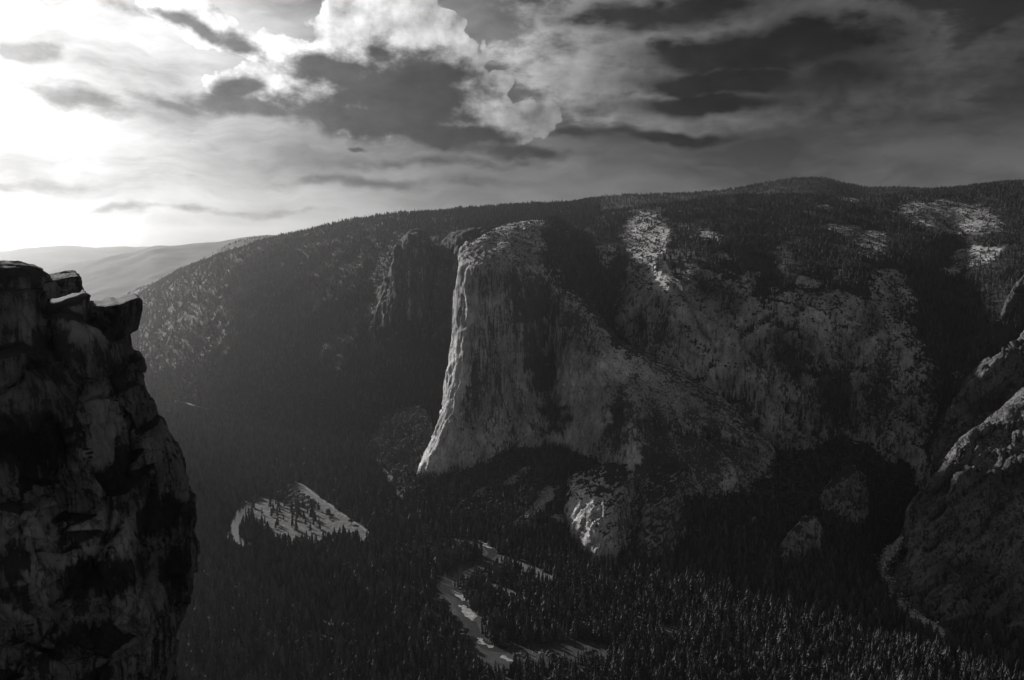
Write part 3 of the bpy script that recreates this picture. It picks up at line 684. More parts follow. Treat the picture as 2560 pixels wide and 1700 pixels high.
for k in range(7):
    g = conifer_geo(rnd, [7, 8, 9, 10, 6, 8, 7][k], rnd.choice([5, 6, 7]), [.11, .13, .15, .12, .21, .17, .24][k], rnd.uniform(.06, .2)); CON.append(g)
    src_con.objects.link(bpy.data.objects.new("conifer_%02d" % k, merged("conifer", g, trunk_geo(.6), M_NEEDLE)))
LEAF = []
for k in range(4):
    g = leafy_geo(rnd, rnd.choice([9, 11, 13]), .8, 110); LEAF.append(g)
    src_leaf.objects.link(bpy.data.objects.new("leafy_%02d" % k, merged("leafy", g, trunk_geo(.45, .03), M_LEAF)))

def scatter_group(name, coll, nvar):
    ng = bpy.data.node_groups.new(name, "GeometryNodeTree")
    ng.interface.new_socket("Geometry", in_out="INPUT", socket_type="NodeSocketGeometry")
    ng.interface.new_socket("Geometry", in_out="OUTPUT", socket_type="NodeSocketGeometry")
    gi = ng.nodes.new("NodeGroupInput"); go = ng.nodes.new("NodeGroupOutput")
    ip = ng.nodes.new("GeometryNodeInstanceOnPoints"); ci = ng.nodes.new("GeometryNodeCollectionInfo")
    ci.inputs["Collection"].default_value = coll; ci.inputs["Separate Children"].default_value = True; ci.inputs["Reset Children"].default_value = True
    ng.links.new(gi.outputs[0], ip.inputs["Points"]); ng.links.new(ci.outputs[0], ip.inputs["Instance"])
    ip.inputs["Pick Instance"].default_value = True
    def at(n, typ):
        a = ng.nodes.new("GeometryNodeInputNamedAttribute"); a.data_type = typ; a.inputs["Name"].default_value = n
        return a.outputs["Attribute"]
    ng.links.new(at("variant", "INT"), ip.inputs["Instance Index"]); ng.links.new(at("size", "FLOAT_VECTOR"), ip.inputs["Scale"])
    ng.links.new(at("turn", "FLOAT_VECTOR"), ip.inputs["Rotation"]); ng.links.new(ip.outputs[0], go.inputs[0])
    return ng
NG_CON = scatter_group("scatter_conifers", src_con, 7); NG_LEAF = scatter_group("scatter_leafy", src_leaf, 4)
def scatter(name, pts, hts, wid, ng, nvar, label, cat):
    n = len(pts); me = bpy.data.meshes.new(name); me.vertices.add(n); me.vertices.foreach_set("co", pts.astype(np.float32).reshape(-1))
    a = me.attributes.new("variant", "INT", "POINT"); a.data.foreach_set("value", RNG.integers(0, nvar, n).astype(np.int32))
    s = np.stack([hts * wid, hts * wid, hts], -1); a = me.attributes.new("size", "FLOAT_VECTOR", "POINT"); a.data.foreach_set("vector", s.astype(np.float32).reshape(-1))
    r = np.zeros((n, 3)); r[:, 2] = RNG.uniform(0, 6.28, n); r[:, :2] = RNG.normal(0, .03, (n, 2))
    a = me.attributes.new("turn", "FLOAT_VECTOR", "POINT"); a.data.foreach_set("vector", r.astype(np.float32).reshape(-1))
    o = bpy.data.objects.new(name, me); COL.objects.link(o); md = o.modifiers.new("scatter", "NODES"); md.node_group = ng
    tag(o, label, None, None, "stuff"); print("scatter", name, n)
    return o
def sample(V, n, dens):
    """n random points on a lofted grid, area weighted, kept with probability dens (grid)"""
    e1 = V[1:, :-1] - V[:-1, :-1]; e2 = V[:-1, 1:] - V[:-1, :-1]; c = np.cross(e1, e2)
    A = np.abs(c[..., 2]) + .25 * np.linalg.norm(c, axis=-1)
    px, py, f = project(V[:-1, :-1]); vis = (px > -80) & (px < 2640) & (py < 1780)
    w = (A * vis * np.clip(dens[:-1, :-1], 0, 1)).reshape(-1); tot = w.sum(); w = w / tot
    k = RNG.choice(len(w), n, p=w); i, j = np.unravel_index(k, A.shape); a = RNG.random((n, 1)); b_ = RNG.random((n, 1))
    Q = V[i, j] * (1 - a) * (1 - b_) + V[i + 1, j] * a * (1 - b_) + V[i + 1, j + 1] * a * b_ + V[i, j + 1] * (1 - a) * b_
    return Q

# valley floor forest
n = 190000
X = RNG.uniform(-2600, 2600, n); Y = RNG.uniform(1640, 5100, n)
Z0 = np.zeros(n); px, py, f = project(np.stack([X, Y, Z0], -1))
ok = (px > 60) & (px < 2640) & (hmap(X, Y) < 8) & (py < 1760)
dn = fbm(np.stack([X / 130, Y / 130, Z0], -1), 3)
ok &= RNG.random(n) < np.clip(.85 + 1.3 * dn, .3, 1) * .9
RIVC = [np.asarray(p) for p in CLEAR[4:7]]; CLR = list(CLEAR)
for p in RIVC + [np.asarray(q) for q in CLEAR[7:15]]:
    for s_ in (14, 28, 42): CLR.append(p + np.array([-.18 * s_ * p[:, 0].mean() / 500, -s_]))
for poly in CLR:
    bb = poly.min(0), poly.max(0); near = (X > bb[0][0] - 5) & (X < bb[1][0] + 5) & (Y > bb[0][1] - 5) & (Y < bb[1][1] + 5) & ok
    idx = np.where(near)[0]; ok[idx[inpoly(X[idx], Y[idx], poly)]] = False
X, Y = X[ok], Y[ok]; m_ = len(X)
STREAM = np.array([(2252, 1350), (2235, 1372), (2204, 1405), (2202, 1428), (2220, 1450), (2232, 1485), (2262, 1518), (2300, 1546), (2350, 1578), (2372, 1596)], float)
def off_stream(Q, r=13, up=20):
    px_, py_, _ = project(Q); keep = np.ones(len(Q), bool)
    for a, b_ in zip(STREAM[:-1], STREAM[1:]):
        d_ = b_ - a; t_ = np.clip(((px_ - a[0]) * d_[0] + (py_ - a[1]) * d_[1]) / (d_ @ d_), 0, 1); qx = a[0] + t_ * d_[0]; qy = a[1] + t_ * d_[1]
        keep &= ~((np.abs(px_ - qx) < r) & (py_ > qy - 8) & (py_ < qy + up))
    return keep
_k = off_stream(np.stack([X, Y, 0 * X], -1)); X, Y = X[_k], Y[_k]
# keep spacing: one tree per 9 m cell
cell = (np.floor(X / 9.5).astype(np.int64) * 100003 + np.floor(Y / 9.5).astype(np.int64)); _, first = np.unique(cell, return_index=True)
X, Y = X[first], Y[first]
hts = np.clip(RNG.normal(35, 12, len(X)), 9, 62) * (.85 + .3 * (fbm(np.stack([X / 200, Y / 200, 0 * X], -1), 2) + .5))
for s_ in (56, 70, 84, 98):                      # young low trees along the near bank
    q_ = RIVC[0] + np.array([-.18 * s_ * RIVC[0][:, 0].mean() / 500, -s_]); hts = np.where(inpoly(X, Y, q_), hts * .5, hts)
FLOOR = np.stack([X, Y, 0 * X], -1)
# slopes
parts = []
def add(V, n, dens, hm, hs, lift=-.5):
    Q = sample(V, n, dens); Q = Q[off_stream(Q)]; Q[:, 2] += lift; parts.append((Q, np.clip(RNG.normal(hm, hs, len(Q)), hm * .4, hm * 1.7)))
clump = lambda V, s, a=1.3: np.clip(.6 + a * fbm(V / s, 3), .03, 1)
add(BV, 56000, (1 - .3 * sm(B_ROCK, .05, .4)) * clump(BV, 160, .7) * (BV[..., 2] > 3), 25, 6)
sky_f = clump(GV, 200)
add(GV, 42000, sky_f, 26, 6)
add(R1V, 5000, clump(R1V, 200), 26, 6)
add(DFV, 30000, sm(DF_UP, .50, .72) * (1 - .965 * sm(DF_BARE, .08, .4)) * clump(DFV, 170) , 25, 7)
add(DFV, 2500, np.clip(DF_G, 0, 1) * sm(DF_UP, .2, .4), 22, 6)
add(TV, 9000, (1 - .9 * sm(T_S, .1, .4)) * clump(TV, 120) * (TV[..., 2] > 3) * (1 - .75 * sm(TV[..., 2], 50, 200)), 26, 7)
cpx, cpy, _ = project(CAP_V); cup = slope_up(CAP_V)
add(CAP_V, 1500, sm(cup, .5, .7) * sm(cpx, 1330, 1420) * (cpy < 760), 20, 5)
add(CAP_V, 350, sm(cup, .5, .7) * (cpy < 760), 12, 3)
near = (FLOOR[:, 1] < 2000)
fx, fy, _ = project(FLOOR + np.array([0, 0, 15.0])); inview = (fx > 420) & (fx < 2555) & (fy < 1712)
cand = np.where(inview)[0]; cand = cand[np.argsort(FLOOR[cand, 1])][:262]
single = np.zeros(len(FLOOR), bool); single[cand] = True
allp = np.concatenate([FLOOR[~single]] + [q for q, _ in parts]); allh = np.concatenate([hts[~single]] + [h for _, h in parts])
scatter("conifer_forest", allp, allh, RNG.uniform(.85, 1.25, len(allp)), NG_CON, 7, "dense conifer forest covering the valley floor, slopes and plateau", "forest")
# broadleaf and scrub
parts = []
add(TV, 17000, (1 - .93 * sm(T_S, .1, .4)) * sm(TV[..., 2], 12, 70) * clump(TV, 60), 12, 3.5)
add(CAP_V, 2600, sm(cup, .5, .72) * (cpy < 740) * np.clip(.45 + 1.8 * fbm(CAP_V / 45, 3), .02, 1), 8, 2.2)
add(DFV, 5000, sm(DF_UP, .3, .55) * sm(DF_BARE, .05, .4) * np.clip(.3 + 1.6 * fbm(DFV / 60, 3), .02, 1), 9, 3)
add(DFV, 2500, (1 - sm(DF_UP, .6, .8)) * sm(DF_UP, .42, .55) * clump(DFV, 60, 2), 8, 3)
add(BV, 9000, sm(BV[..., 2], 3, 10) * (1 - sm(BV[..., 2], 60, 420)) * clump(BV, 120), 15, 4)
lf = np.clip(fbm(np.stack([FLOOR[:, 0] / 90, FLOOR[:, 1] / 90, 0 * FLOOR[:, 0] + 5], -1), 3), 0, 1) > .22
parts.append((FLOOR[lf & ~single] + np.array([4., 3., 0]), RNG.uniform(13, 24, int((lf & ~single).sum()))))
scatter("scrub_cover", np.concatenate([q for q, _ in parts]), np.concatenate([h for _, h in parts]), RNG.uniform(.9, 1.4, sum(len(q) for q, _ in parts)), NG_LEAF, 4,
        "rounded oaks and brush on the talus and on the bare granite tops", "brush")

# individual trees
def tree_proto(name, crown, trunk, mc):
    cm = raw_mesh(name + "_crown", crown[0], crown[1], [mc]); tm = raw_mesh(name + "_trunk", trunk[0], trunk[1], [M_BARK])
    return cm, tm
rn2 = random.Random(9)
PC = [tree_proto("conifer", conifer_geo(rn2, rn2.choice([9, 11, 13, 14]), 8, rn2.uniform(.11, .19), rn2.uniform(.08, .2)), trunk_geo(.85), M_NEEDLE) for _ in range(6)]
PL = [tree_proto("broadleaf", leafy_geo(rn2, 13, .8, 260), trunk_geo(.5, .03), M_LEAF) for _ in range(4)]
def place_tree(kind, x, y, z, h, w, label, cat, group, k=None):
    cm, tm = (PC if kind == "conifer_tree" else PL)[k if k is not None else random.randrange(4)]
    e = bpy.data.objects.new(kind, None); COL.objects.link(e); e.location = (x, y, z - .3); e.rotation_euler = (0, 0, random.uniform(0, 6.28)); e.scale = (h * w, h * w, h)
    tag(e, label, cat, group)
    for nm, me in (("crown", cm), ("trunk", tm)):
        o = bpy.data.objects.new(nm, me); COL.objects.link(o); o.parent = e
    return e
for i in cand:
    x, y, _ = FLOOR[i]
    place_tree("conifer_tree", x, y, 0, hts[i], random.uniform(.9, 1.25), "tall dark conifer in the unbroken forest along the bottom edge of the photo", "conifer", "nearest conifers of the valley forest", random.randrange(6))
MT = [(679, 1292, 40, "conifer standing by itself in the upper left of the sunlit meadow"), (731, 1320, 46, "left of the two tallest conifers in the middle of the meadow"),
      (741, 1327, 52, "tallest conifer in the middle of the meadow"), (747, 1288, 40, "conifer behind the tallest pair in the meadow centre"), (760, 1300, 40, "slim conifer just right of the tallest pair in the meadow"),
      (788, 1306, 46, "conifer in the right half of the meadow casting a long shadow"), (798, 1307, 24, "short conifer beside the right-hand meadow conifer"), (797, 1278, 40, "conifer near the upper right rim of the meadow"),
      (655, 1287, 30, "thin conifer near the left end of the meadow"), (711, 1358, 42, "pointed conifer at the lower rim of the meadow"), (694, 1356, 40, "conifer left of the pointed one at the lower meadow rim"),
      (662, 1305, 26, "small conifer at the left meadow rim"), (709, 1300, 26, "short conifer left of the tallest meadow pair")]
for x, y, h, lb in MT:
    p = P(x, y); place_tree("conifer_tree", p[0], p[1], 0.6, h, 1.0, lb, "conifer", "conifers scattered on the meadow", random.randrange(6))
rm = random.Random(3)
for (x, y, sx_, sy_, n_) in [(690, 1285, 14, 10, 5), (735, 1292, 16, 10, 7), (775, 1290, 12, 8, 4), (660, 1318, 12, 6, 5), (700, 1318, 12, 6, 3), (815, 1290, 10, 6, 3), (640, 1330, 10, 8, 5), (755, 1275, 40, 10, 12), (700, 1265, 24, 6, 6), (780, 1320, 24, 12, 5)]:
    for _ in range(n_):
        p = P(x + rm.uniform(-sx_, sx_), y + rm.uniform(-sy_, sy_)); place_tree("conifer_tree", p[0], p[1], 0.6, rm.uniform(24, 44), rm.uniform(1.0, 1.4), "slender conifer standing in one of the loose groups on the sunlit meadow", "conifer", "loose groups of conifers on the meadow", random.randrange(6))
BT = [(757, 1359, 24, "large round tree at the lower edge of the meadow"), (826, 1300, 12, "small bush on the right part of the meadow"), (820, 1284, 20, "round tree below the road at the upper right of the meadow"), (878, 1310, 24, "broad round tree at the right end of the meadow by the road")]
for x, y, h, lb in BT:
    p = P(x, y); place_tree("broadleaf_tree", p[0], p[1], 0.6, h, 1.25, lb, "broadleaf tree", "round trees around the meadow")
rr = [(792, 1232), (802, 1240), (818, 1249), (832, 1259), (840, 1266), (848, 1270), (860, 1278), (868, 1284), (878, 1290), (890, 1294), (884, 1284), (896, 1302)]
for x, y in rr:
    p = P(x, y); place_tree("broadleaf_tree", p[0], p[1], 0, random.uniform(17, 24), 1.25, "rounded broadleaf tree in the row along the far side of the meadow road", "broadleaf tree", "rounded trees in a row beyond the meadow road")
for x, y in [(700, 1240), (708, 1234), (716, 1228), (724, 1222), (712, 1244), (722, 1250), (735, 1256), (745, 1246), (756, 1254), (768, 1250), (770, 1262), (742, 1262), (728, 1234), (736, 1240), (746, 1234), (752, 1240), (760, 1242), (730, 1246), (695, 1248), (778, 1256), (785, 1262), (762, 1264), (722, 1262)]:
    p = P(x, y); place_tree("broadleaf_tree", p[0], p[1], 0, random.uniform(18, 26), 1.5, "rounded broadleaf tree in the grove at the top of the meadow", "broadleaf tree", "rounded trees in the grove above the meadow")

# ---------------------------------------------------------------- boulders found on the lofted slopes
from mathutils.bvhtree import BVHTree
dg = bpy.context.evaluated_depsgraph_get()
BVHS = [BVHTree.FromObject(o, dg) for o in COL.objects if o.type == "MESH" and o.name.startswith(("talus", "granite_slab", "ground", "valley_side", "rock_buttress", "granite_dome", "rock_outcrop"))]
def hit(x, y):
    p = Vector(P(x, y, 1000.0)); o = Vector((0, 0, H)); d = (p - o).normalized(); best = None
    for b_ in BVHS:
        h = b_.ray_cast(o, d)
        if h[0] is not None and (best is None or h[3] < best[1]): best = (h[0], h[3])
    return best[0] if best else None
def boulders(name, spots, label, mat):
    v = []; f = []
    for p, r in spots:
        bm = bmesh.new(); bmesh.ops.create_icosphere(bm, subdivisions=1, radius=r); o = len(v)
        sx, sy, sz = random.uniform(.7, 1.3), random.uniform(.7, 1.3), random.uniform(.45, .9); a = random.uniform(0, 6)
        for q in bm.verts:
            k = random.uniform(.8, 1.15); X_, Y_ = q.co.x * sx * k, q.co.y * sy * k
            v.append((p[0] + X_ * math.cos(a) - Y_ * math.sin(a), p[1] + X_ * math.sin(a) + Y_ * math.cos(a), p[2] + q.co.z * sz * k + r * .15))
        for q in bm.faces: f.append(tuple(o + w.index for w in q.verts))
        bm.free()
    me = raw_mesh(name, v, f, [mat]); o = bpy.data.objects.new(name, me); COL.objects.link(o); tag(o, label, None, None, "stuff"); return o
def along(pts, wid, n, rmin, rmax):
    out = []; P2 = np.array(pts, float); seg = np.r_[0, np.cumsum(np.linalg.norm(np.diff(P2, axis=0), axis=1))]
    for _ in range(n):
        t = random.random() * seg[-1]; x = np.interp(t, seg, P2[:, 0]); y = np.interp(t, seg, P2[:, 1]); w = np.interp(t, seg, wid)
        x += random.gauss(0, .5) * w; y += random.gauss(0, .35) * w; h = hit(x, y)
        if h is not None: out.append((h, rmin + (rmax - rmin) * random.random() ** 3))
    return out
boulders("streambed_rocks", along([(2252, 1350), (2235, 1372), (2204, 1405), (2202, 1428), (2220, 1450), (2232, 1485), (2262, 1518), (2300, 1546), (2350, 1578), (2366, 1592)],
         [8, 14, 22, 24, 12, 12, 16, 18, 12, 8], 2600, 1.2, 5), "pale boulders of a dry streambed winding down to the valley floor at right", M_TALUS)
sp = []
for x0, y0, x1, y1, w, n in [(1312, 1302, 1385, 1232, 16, 1500), (1380, 1292, 1410, 1306, 10, 260), (1350, 1238, 1400, 1216, 7, 220), (1280, 1206, 1320, 1180, 8, 160), (1270, 1312, 1300, 1300, 8, 120)]:
    sp += along([(x0, y0), (x1, y1)], [w, w * .6], n, 1.0, 4.5)
boulders("scree_blocks", sp, "sunlit pale scree blocks among the trees below the great cliff", M_TALUS)
# hillside road cut
rd = [hit(x, y) for x, y in np.stack([np.linspace(432, 522, 24), np.interp(np.linspace(432, 522, 24), [432, 470, 522], [1004, 1011, 1026])], -1)]
rd = [q for q in rd if q is not None]
bm = bmesh.new(); a_ = [bm.verts.new(q + Vector((0, -6, 3))) for q in rd]; b__ = [bm.verts.new(q + Vector((0, 5, 8))) for q in rd]
for k in range(len(rd) - 1): bm.faces.new((a_[k], a_[k + 1], b__[k + 1], b__[k]))
me = bpy.data.meshes.new("hillside_road"); bm.to_mesh(me); bm.free(); me.materials.append(M_SAND); o = bpy.data.objects.new("hillside_road", me); COL.objects.link(o)
tag(o, "thin pale road cut slanting across the hazy hillside", None, None, "structure")

# ---------------------------------------------------------------- parked cars
def box(bm, x0, x1, y0, y1, z0, z1, taper=0.0):
    v = [bm.verts.new(p) for p in ((x0, y0, z0), (x1, y0, z0), (x1, y1, z0), (x0, y1, z0), (x0 + taper, y0 + .12 * (taper > 0), z1), (x1 - taper, y0 + .12 * (taper > 0), z1), (x1 - taper, y1 - .12 * (taper > 0), z1), (x0 + taper, y1 - .12 * (taper > 0), z1))]
    for q in ((0, 3, 2, 1), (4, 5, 6, 7), (0, 1, 5, 4), (1, 2, 6, 5), (2, 3, 7, 6), (3, 0, 4, 7)): bm.faces.new([v[i] for i in q])
def paint(name, c, r=.3, met=0.0):
    m, nt, b = new_mat(name); b.inputs["Base Color"].default_value = (c, c, c, 1); b.inputs["Roughness"].default_value = r; b.inputs["Metallic"].default_value = met; b.inputs["Specular IOR Level"].default_value = .5
    N = NB(nt); nt.links.new(N.mix(N.noise(N.pos(), 3, 3), r * .8, r * 1.3), b.inputs["Roughness"]); return m
PA = [paint("white_paint", .75), paint("silver_paint", .5, .25, .6), paint("dark_paint", .05)]; GL = paint("car_glass", .03, .08); TY = paint("tyre_rubber", .02, .8)
def bm_obj(name, bm, mat, parent=None):
    me = bpy.data.meshes.new(name); bm.normal_update(); bm.to_mesh(me); bm.free(); me.materials.append(mat); o = bpy.data.objects.new(name, me); COL.objects.link(o); o.parent = parent; return o
def make_car(pm):
    e = bpy.data.objects.new("parked_car", None); COL.objects.link(e)
    bm = bmesh.new(); box(bm, -2.25, 2.25, -.9, .9, .35, .95); box(bm, -1.5, 1.2, -.82, .82, .95, 1.5, .45); bmesh.ops.bevel(bm, geom=bm.edges[:], offset=.06, segments=1); bm_obj("body", bm, pm, e)
    bm = bmesh.new(); box(bm, -1.42, 1.12, -.86, .86, .98, 1.38, .38); bm_obj("window", bm, GL, e)
    for x in (-1.4, 1.4):
        for y in (-.85, .85):
            bm = bmesh.new(); bmesh.ops.create_cone(bm, cap_ends=True, segments=14, radius1=.34, radius2=.34, depth=.22, matrix=Matrix.Translation((x, y, .34)) @ Matrix.Rotation(math.pi / 2, 4, 'X')); bm_obj("wheel", bm, TY, e)
    return e
protos = [make_car(m_) for m_ in PA]
roadg = np.array([P(x, y)[:2] for x, y in ROADP]); used = set()
ts = [.53, .60, .625, .645, .66, .675, .69, .70, .72, .735, .75, .80, .83, .86, .885, .91, .93, .95, .97]
seg = np.r_[0, np.cumsum(np.linalg.norm(np.diff(roadg, axis=0), axis=1))]
def pt(t): return np.array([np.interp(t * seg[-1], seg, roadg[:, 0]), np.interp(t * seg[-1], seg, roadg[:, 1])])
for i, t in enumerate(ts):
    k = [0, 1, 0, 2, 1, 0][i % 6]; a, b_ = pt(t), pt(t + .01); d = (b_ - a) / np.linalg.norm(b_ - a); q = a + np.array([-d[1], d[0]]) * (-3.2)
    if q[1] > a[1]: q = a - np.array([-d[1], d[0]]) * (-3.2)
    if k in used:
        s_ = protos[k]; e = s_.copy(); COL.objects.link(e)
        for c in s_.children: c2 = c.copy(); COL.objects.link(c2); c2.parent = e
    else: e = protos[k]; used.add(k)
    e.location = (q[0], q[1], 1.22); e.rotation_euler = (0, 0, math.atan2(d[1], d[0]))
    tag(e, ["small white parked car glinting beside the road at the meadow edge", "small silver parked car glinting beside the road at the meadow edge", "small dark parked car beside the road at the meadow edge"][k], "car", "cars parked along the meadow road")

# ---------------------------------------------------------------- the near cliff at left
def ring_solid(bm, rings):
    """closed solid through rings (lists of equal length) from top to bottom"""
    R_ = [[bm.verts.new(p) for p in r] for r in rings]; n = len(R_[0])
    for a, b_ in zip(R_, R_[1:]):
        for k in range(n): bm.faces.new((a[k], a[(k + 1) % n], b_[(k + 1) % n], b_[k]))
    bm.faces.new(R_[0][::-1]); bm.faces.new(R_[-1])
def prism(bm, pts, Yf, Yb, lift=0.0, shrink=0.0):
    """solid whose front outline is surveyed at distance Yf (value or list); it runs back horizontally to Yb"""
    n = len(pts); Yf = Yf if isinstance(Yf, (list, tuple)) else [Yf] * n
    fr = [P(x, y, yy) for (x, y), yy in zip(pts, Yf)]; bk = [(p[0] * Yb / p[1] - .06 * (Yb - p[1]) - shrink, Yb, p[2] + lift) for p in fr]
    a = [bm.verts.new(p) for p in fr]; b_ = [bm.verts.new(p) for p in bk]
    bm.faces.new(a); bm.faces.new(b_[::-1])
    for k in range(n): bm.faces.new((a[k], b_[k], b_[(k + 1) % n], a[(k + 1) % n]))
def solid_to_rock(name, bm, voxel, mat, label, disp, smooth_it=6, seed=0.0, kind="structure", cat=None, decimate=None):
    bmesh.ops.triangulate(bm, faces=bm.faces[:]); bmesh.ops.recalc_face_normals(bm, faces=bm.faces[:])
    me = bpy.data.meshes.new(name + "_raw"); bm.to_mesh(me); bm.free(); o = bpy.data.objects.new(name, me); COL.objects.link(o)
    r = o.modifiers.new("r", "REMESH"); r.mode = "VOXEL"; r.voxel_size = voxel; r.use_smooth_shade = True
    s = o.modifiers.new("s", "SMOOTH"); s.iterations = smooth_it; s.factor = .5
    dg = bpy.context.evaluated_depsgraph_get(); dg.update(); m2 = bpy.data.meshes.new_from_object(o.evaluated_get(dg)); o.modifiers.clear(); o.data = m2; m2.name = name
    n = len(m2.vertices); co = np.zeros(n * 3)
    st_a = m2.attributes.new("stain_shade", "FLOAT", "POINT"); m2.vertices.foreach_get("co", co); co = co.reshape(-1, 3)
    no = np.zeros(n * 3); m2.vertices.foreach_get("normal", no); no = no.reshape(-1, 3)
    globals()["STNO"] = no; co2 = co + no * disp(co, no)[:, None]; st_a.data.foreach_set("value", near_tone(co).astype(np.float32)); m2.vertices.foreach_set("co", co2.astype(np.float32).reshape(-1)); m2.update()
    m2.polygons.foreach_set("use_smooth", np.ones(len(m2.polygons), bool)); m2.materials.clear(); m2.materials.append(mat)
    tag(o, label, cat, None, kind); print(name, n); return o
SILR = [(835, 322), (845, 326), (860, 328), (880, 330), (893, 338), (902, 349), (922, 350), (936, 346), (960, 360), (990, 366), (1010, 374), (1045, 387), (1060, 399), (1090, 411), (1130, 429), (1170, 450), (1200, 457), (1235, 460), (1265, 475),
        (1300, 475), (1360, 471), (1395, 480), (1440, 480), (1490, 478), (1540, 461), (1580, 446), (1640, 427), (1700, 430), (1760, 436), (1900, 450)]
rings = []
for y, xs in SILR:
    k = (y - 835) / 900.0
    bul = 4.0 * math.sin(y / 95.0) + 2.5 * math.sin(y / 37.0 + 1)
    crack = 5 * math.exp(-((y - 1180) / 60.0) ** 2)
    pts = [(-420, 92 - 6 * k), (-60, 99 - 7 * k + bul * .5), (60, 103 - 8 * k - bul * .5), (150, 106 - 8 * k + crack), (xs * .55, 108 - 8 * k + bul * .6), (xs * .72, 113 - 7 * k - bul * .4), (xs * .9, 118 - 5 * k + bul * .3), (xs - 2, 123 - 3 * k), (xs, 127)]
    rg = [P(x, y, Yv) for x, Yv in pts]
    zr = rg[-2][2]; rg = [(p[0], p[1], zr) for p in rg]
    e_ = rg[-1]; rg += [(e_[0] * 136 / 127 - 1.2, 136, zr), (e_[0] * 150 / 127 - 5, 150, zr), (rg[0][0] - 30, 165, zr)]
    rings.append(rg)
lo = [(p[0] * 1.0 + (-4 if i > 5 else 0), p[1] + 0, -2) for i, p in enumerate(rings[-1])]
bm = bmesh.new(); ring_solid(bm, rings)
prism(bm, [(112, 792), (150, 786), (205, 800), (262, 822), (300, 843), (320, 866), (327, 900), (322, 935), (262, 955), (190, 972), (150, 925), (128, 850)], [108, 109, 110, 113, 117, 120, 120, 118, 110, 106, 105, 107], 137, 1.0)
prism(bm, [(-420, 728), (0, 726), (60, 723), (112, 716), (116, 760), (122, 820), (132, 905), (100, 960), (-420, 980)], [104, 106, 107, 110, 111, 111, 108, 104, 92], 140)
prism(bm, [(40, 735), (75, 728), (84, 770), (80, 830), (70, 900), (48, 900), (52, 820)], 104.5, 115)
prism(bm, [(-20, 900), (60, 880), (110, 895), (150, 930), (190, 1000), (170, 1060), (90, 1090), (-60, 1080)], [97, 98, 101, 103, 103, 101, 97, 93], 125, .5)
prism(bm, [(112, 768), (160, 765), (200, 752), (222, 738), (226, 775), (232, 810), (170, 812), (118, 806)], [113, 114, 116, 118, 118, 116, 112, 111], 136, .2)
prism(bm, [(222, 775), (238, 764), (268, 766), (285, 757), (300, 762), (322, 752), (345, 744), (352, 752), (351, 779), (345, 800), (341, 826), (325, 836), (305, 832), (278, 815), (245, 790)], [120, 120, 119.5, 121, 120, 122, 123, 124, 124, 124, 124, 123, 122, 120, 120], 133)
prism(bm, [(352, 905), (338, 893), (330, 900), (330, 940), (345, 936), (351, 922)], 124, 130)
prism(bm, [(84, 722), (104, 716), (122, 722), (126, 775), (90, 780)], 109.5, 130)
def near_tone(co):  # hand-placed darker and paler patches of the near rock
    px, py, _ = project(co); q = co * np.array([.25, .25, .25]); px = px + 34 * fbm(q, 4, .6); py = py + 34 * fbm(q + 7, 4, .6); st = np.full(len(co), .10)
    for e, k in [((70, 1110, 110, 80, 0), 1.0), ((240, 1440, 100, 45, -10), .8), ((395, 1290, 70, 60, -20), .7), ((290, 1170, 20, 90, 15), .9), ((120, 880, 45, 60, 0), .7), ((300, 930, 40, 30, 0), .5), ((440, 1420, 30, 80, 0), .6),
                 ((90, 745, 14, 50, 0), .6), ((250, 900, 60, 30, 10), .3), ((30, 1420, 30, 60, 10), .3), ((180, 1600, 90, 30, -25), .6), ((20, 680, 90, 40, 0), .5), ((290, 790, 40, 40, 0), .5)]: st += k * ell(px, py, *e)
    st += .85 * np.clip(np.gradient(co[:, 2]) * 0 + (STNO[:, 2] - .40) * 6, 0, 1)  # shade painted into up-facing ledge tops that would otherwise catch full sun
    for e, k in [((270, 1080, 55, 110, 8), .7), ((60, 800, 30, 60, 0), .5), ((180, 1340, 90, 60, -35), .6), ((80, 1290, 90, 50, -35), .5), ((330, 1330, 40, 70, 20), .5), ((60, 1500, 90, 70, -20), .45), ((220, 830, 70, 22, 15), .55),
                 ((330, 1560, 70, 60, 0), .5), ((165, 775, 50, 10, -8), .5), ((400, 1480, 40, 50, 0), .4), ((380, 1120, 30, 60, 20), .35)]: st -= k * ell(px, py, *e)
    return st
GROOVES = [[(125, 850), (158, 902), (200, 960), (240, 1000), (330, 990)], [(225, 1150), (258, 1190), (285, 1232), (278, 1309), (240, 1400), (205, 1463), (150, 1520)], [(-20, 990), (30, 960), (77, 916), (128, 905)],
           [(345, 1225), (300, 1320), (235, 1450), (196, 1512), (105, 1610), (20, 1700)], [(0, 1605), (80, 1615), (150, 1645), (260, 1640)], [(300, 945), (322, 1000), (318, 1090), (330, 1180)], [(120, 1010), (150, 1100), (140, 1200), (90, 1290), (10, 1340)],
           [(400, 1200), (380, 1290), (400, 1380), (370, 1470), (330, 1560)], [(112, 718), (117, 790), (130, 850)], [(225, 790), (262, 815), (305, 850)]]
